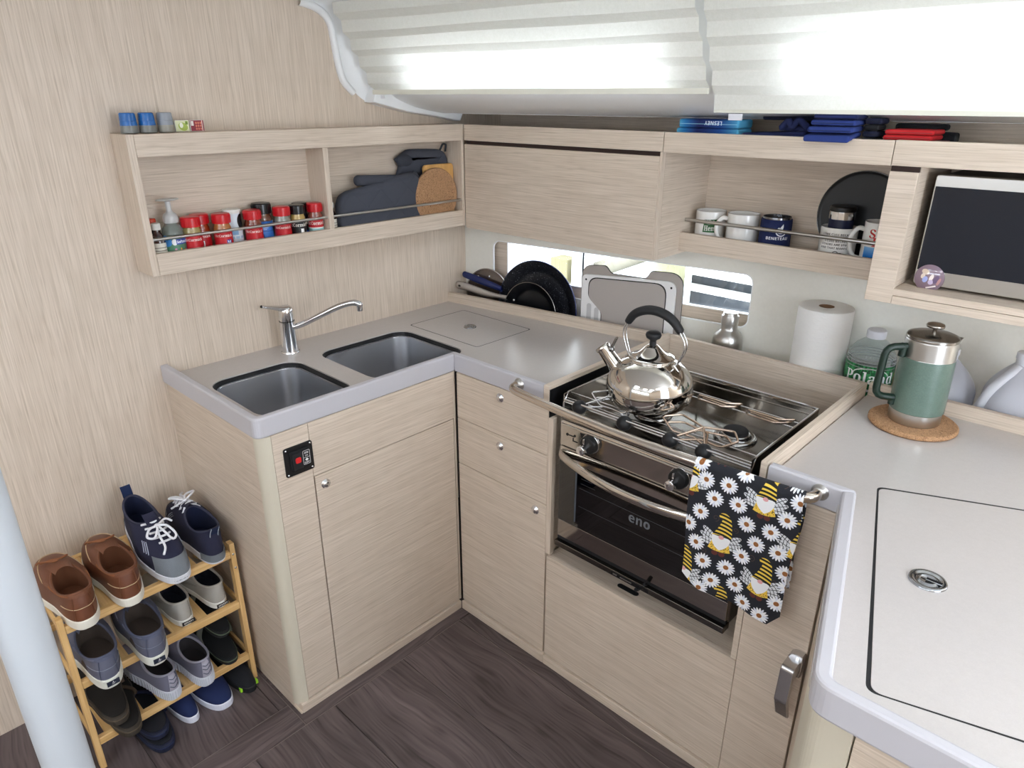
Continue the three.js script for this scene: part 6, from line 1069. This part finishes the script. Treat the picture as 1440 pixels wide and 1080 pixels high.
flipFlop('black flip-flop propped above its flower-strapped pair', [-1.652, RK.y[2] + 0.082, -0.566], [Math.PI, 0.14, 0.12], ffBlack);
const ffNavy = { foot: cloth('#14161f'), side: col('#151b33', 0.7), strap: col('#1a2140', 0.7), rim: col('#1f2a4c', 0.7), group: 'navy sandals on the floor', th: 0.024, W: 0.106, L: 0.275, sk: 0.18 };
flipFlop('navy sandal underneath on the cabin floor', [-1.566, 0.001, -0.342], [Math.PI + 0.02], ffNavy);
flipFlop('navy sandal on top of the floor pair', [-1.584, 0.0345, -0.340], [Math.PI + 0.03], ffNavy);
// low shoes on the floor
const plimP = { mats: { sole: col('#dfe2f0', 0.6), upper: cloth('#17254f'), collar: cloth('#1d2d5c'), lining: cloth('#10162c') }, group: 'navy plimsolls on the floor', name: 'plimsoll', L: 0.262, W: 0.088, heelH: 0.030, throatH: 0.036, dip: 0.006, sole: 0.022 };
shoe('navy plimsoll with broad white sole toe outwards on the floor', [-1.852, 0.001, -0.508], [0.02], plimP);
shoe('navy plimsoll half hidden beside the sandals', [-1.870, 0.001, -0.4305], [0.0], { ...plimP, W: 0.062 });
const trailP = { mats: { sole: col('#17181c', 0.7), upper: cloth('#15171d'), collar: cloth('#1b1e26'), lining: cloth('#0b0c10') }, group: 'black trainers on the floor', name: 'trainer', L: 0.270, W: 0.066, heelH: 0.030, throatH: 0.038, dip: 0.006, sole: 0.020, extra: (o, { L, W }) => { part(o, 'neon_flash', [box(L * 0.90, L * 0.945, 0.004, 0.016, W * 0.30, W * 0.42, 0.001), box(L * 0.90, L * 0.945, 0.004, 0.016, -W * 0.40, -W * 0.28, 0.001)], col('#9fe02c', 0.5), 'neon green flashes'); } };
shoe('black trainer with neon green flashes by the sink unit', [-1.862, 0.001, -0.5915], [0.0], trailP);
// ================================================================ pleated blinds
function blind(label, x0, x1, top, bottom, slope, n, amp) {
  // top / bottom: [y, z] at x0; slope: dz per metre along x; n pleats
  const o = thing('pleated_blind', label, 'blind', undefined, [0, 0, 0]);
  const A = V2(top[0], top[1]), B = V2(bottom[0], bottom[1]), d = B.clone().sub(A), nrm = V2(-d.y, d.x).normalize(); // (y,z)
  if (nrm.y < 0) nrm.multiplyScalar(-1);
  const pos = [], uv = [], idx = []; const cols = 24;
  for (let i = 0; i <= n; i++) for (let j = 0; j <= cols; j++) {
    const t = i / n, k = j / cols, s = i % 2 ? amp : -amp * 0.4, x = lerp(x0, x1, k);
    const sag = 0.0012 * Math.sin(k * 9 + i) ;
    pos.push(x + (i % 2 ? 0.003 : 0), A.x + d.x * t + nrm.x * s + sag, A.y + d.y * t + nrm.y * s + slope * (x - x0)); uv.push(k * (x1 - x0) / 0.3, t * 1.0);
  }
  const tri = []; const at = (i, j) => i * (cols + 1) + j;
  for (let i = 0; i < n; i++) for (let j = 0; j < cols; j++) tri.push(at(i, j), at(i, j + 1), at(i + 1, j + 1), at(i, j), at(i + 1, j + 1), at(i + 1, j));
  const g = new THREE.BufferGeometry(); g.setAttribute('position', new THREE.Float32BufferAttribute(pos, 3)); g.setAttribute('uv', new THREE.Float32BufferAttribute(uv, 2)); g.setIndex(tri);
  const gg = g.toNonIndexed(); gg.computeVertexNormals();
  part(o, 'pleats', gg, BLIND);
  const zb = bottom[1], yb = bottom[0];
  part(o, 'bottom_rail', slabX([[zb - 0.006, yb - 0.012], [zb + 0.004, yb - 0.012], [zb + 0.004, yb + 0.001], [zb - 0.006, yb + 0.001]], 0, Math.hypot(x1 - x0, (x1 - x0) * slope)).rotateY(0).applyMatrix4(new THREE.Matrix4().makeTranslation(x0, 0, zb).multiply(new THREE.Matrix4().makeRotationY(-Math.atan2(slope, 1))).multiply(new THREE.Matrix4().makeTranslation(0, 0, -zb))), BLINDR);
  return o;
}
const BLIND = P({ map: speck([238, 237, 228], [248, 247, 240], 120, 1), roughness: 1, transmission: 0.34, thickness: 0, side: THREE.DoubleSide });
const BLINDR = col('#e2e0d2', 0.7);
{
  const L = blind('cream pleated blind over the window beside the bulkhead', -1.897, -0.842, [1.848, -1.262], [1.622, -1.388], -0.140, 10, 0.010);
  part(L, 'pull_tag', rbox(0.02, 0.008, 0.001, 0.0005).translate(-1.868, 1.603, -1.40), white, 'small white tag');
  settleSelf(L);
  const R = blind('cream pleated blind over the window above the mug shelf', -0.832, 0.36, [1.846, -1.435], [1.583, -1.555], -0.120, 11, 0.010);
  part(R, 'pull_tag', rbox(0.034, 0.014, 0.001, 0.0005).translate(-0.785, 1.562, -1.566), white, 'white care tag');
  settleSelf(R);
}
// ================================================================ marina outside the hull window
{
  const pale = P({ map: oakMap, color: '#8b918a', roughness: 0.8 });
  const dk = thing('dock', 'pale timber dock with white rub boards outside the window', 'dock');
  part(dk, 'rub_board', box(-1.882, 0.2, 0.708, 0.745, -3.46, -3.40, 0.004), M.white); part(dk, 'rub_board', box(-1.882, 0.2, 0.618, 0.648, -3.46, -3.40, 0.004), M.white);
  part(dk, 'dock_face', box(-1.89, 0.2, 0.30, 0.76, -3.56, -3.47, 0.004), col('#2b3035', 0.8)); part(dk, 'dock_deck', box(-4.6, 0.2, 0.76, 0.80, -4.6, -3.56, 0.004), pale);
  part(dk, 'brace', rod([-2.75, 0.52, -3.52], [-2.0, 0.86, -3.52], 0.05), pale); part(dk, 'brace', rod([-2.55, 0.80, -3.56], [-2.0, 0.72, -3.56], 0.04), pale);
  settleSelf(dk);
  const pl = thing('piling', 'round timber dock piling seen through the hull window', 'piling', undefined, [-1.965, -0.2, -3.36]);
  part(pl, 'piling_trunk', grain(lathe([[0.085, 0], [0.084, 0.6], [0.082, 1.5], [0.08, 1.7], [0, 1.72]], 32), 'y', 0.5), P({ map: oakMap, color: '#8f9880', roughness: 0.85 }));
  const p2 = thing('piling', 'short square dock post seen beside the frying pan', 'piling', undefined, [-2.78, 0.1, -3.44]);
  part(p2, 'post_body', grain(box(-0.07, 0.07, 0, 0.56, -0.06, 0.06, 0.006), 'y', 0.5), P({ map: oakMap, color: '#84876a', roughness: 0.85 }));
  const p3 = thing('dock_post', 'white dock post beside the square timber one', 'post', undefined, [-2.62, 0.1, -3.42]);
  part(p3, 'post_body', box(-0.05, 0.05, 0, 0.6, -0.05, 0.05, 0.006), M.white); 
  const w = new THREE.Mesh(new THREE.PlaneGeometry(40, 40).rotateX(-Math.PI / 2).translate(0, 0.08, -23.2), P({ color: '#5f7068', roughness: 0.12 })); w.name = 'harbour_water'; w.userData = { label: 'grey-green harbour water outside the hull window', category: 'water', kind: 'stuff' }; scene.add(w);
}
scene.traverse((o) => { if (o.isMesh) { o.castShadow = true; o.receiveShadow = true; } });
renderer.render(scene, camera);
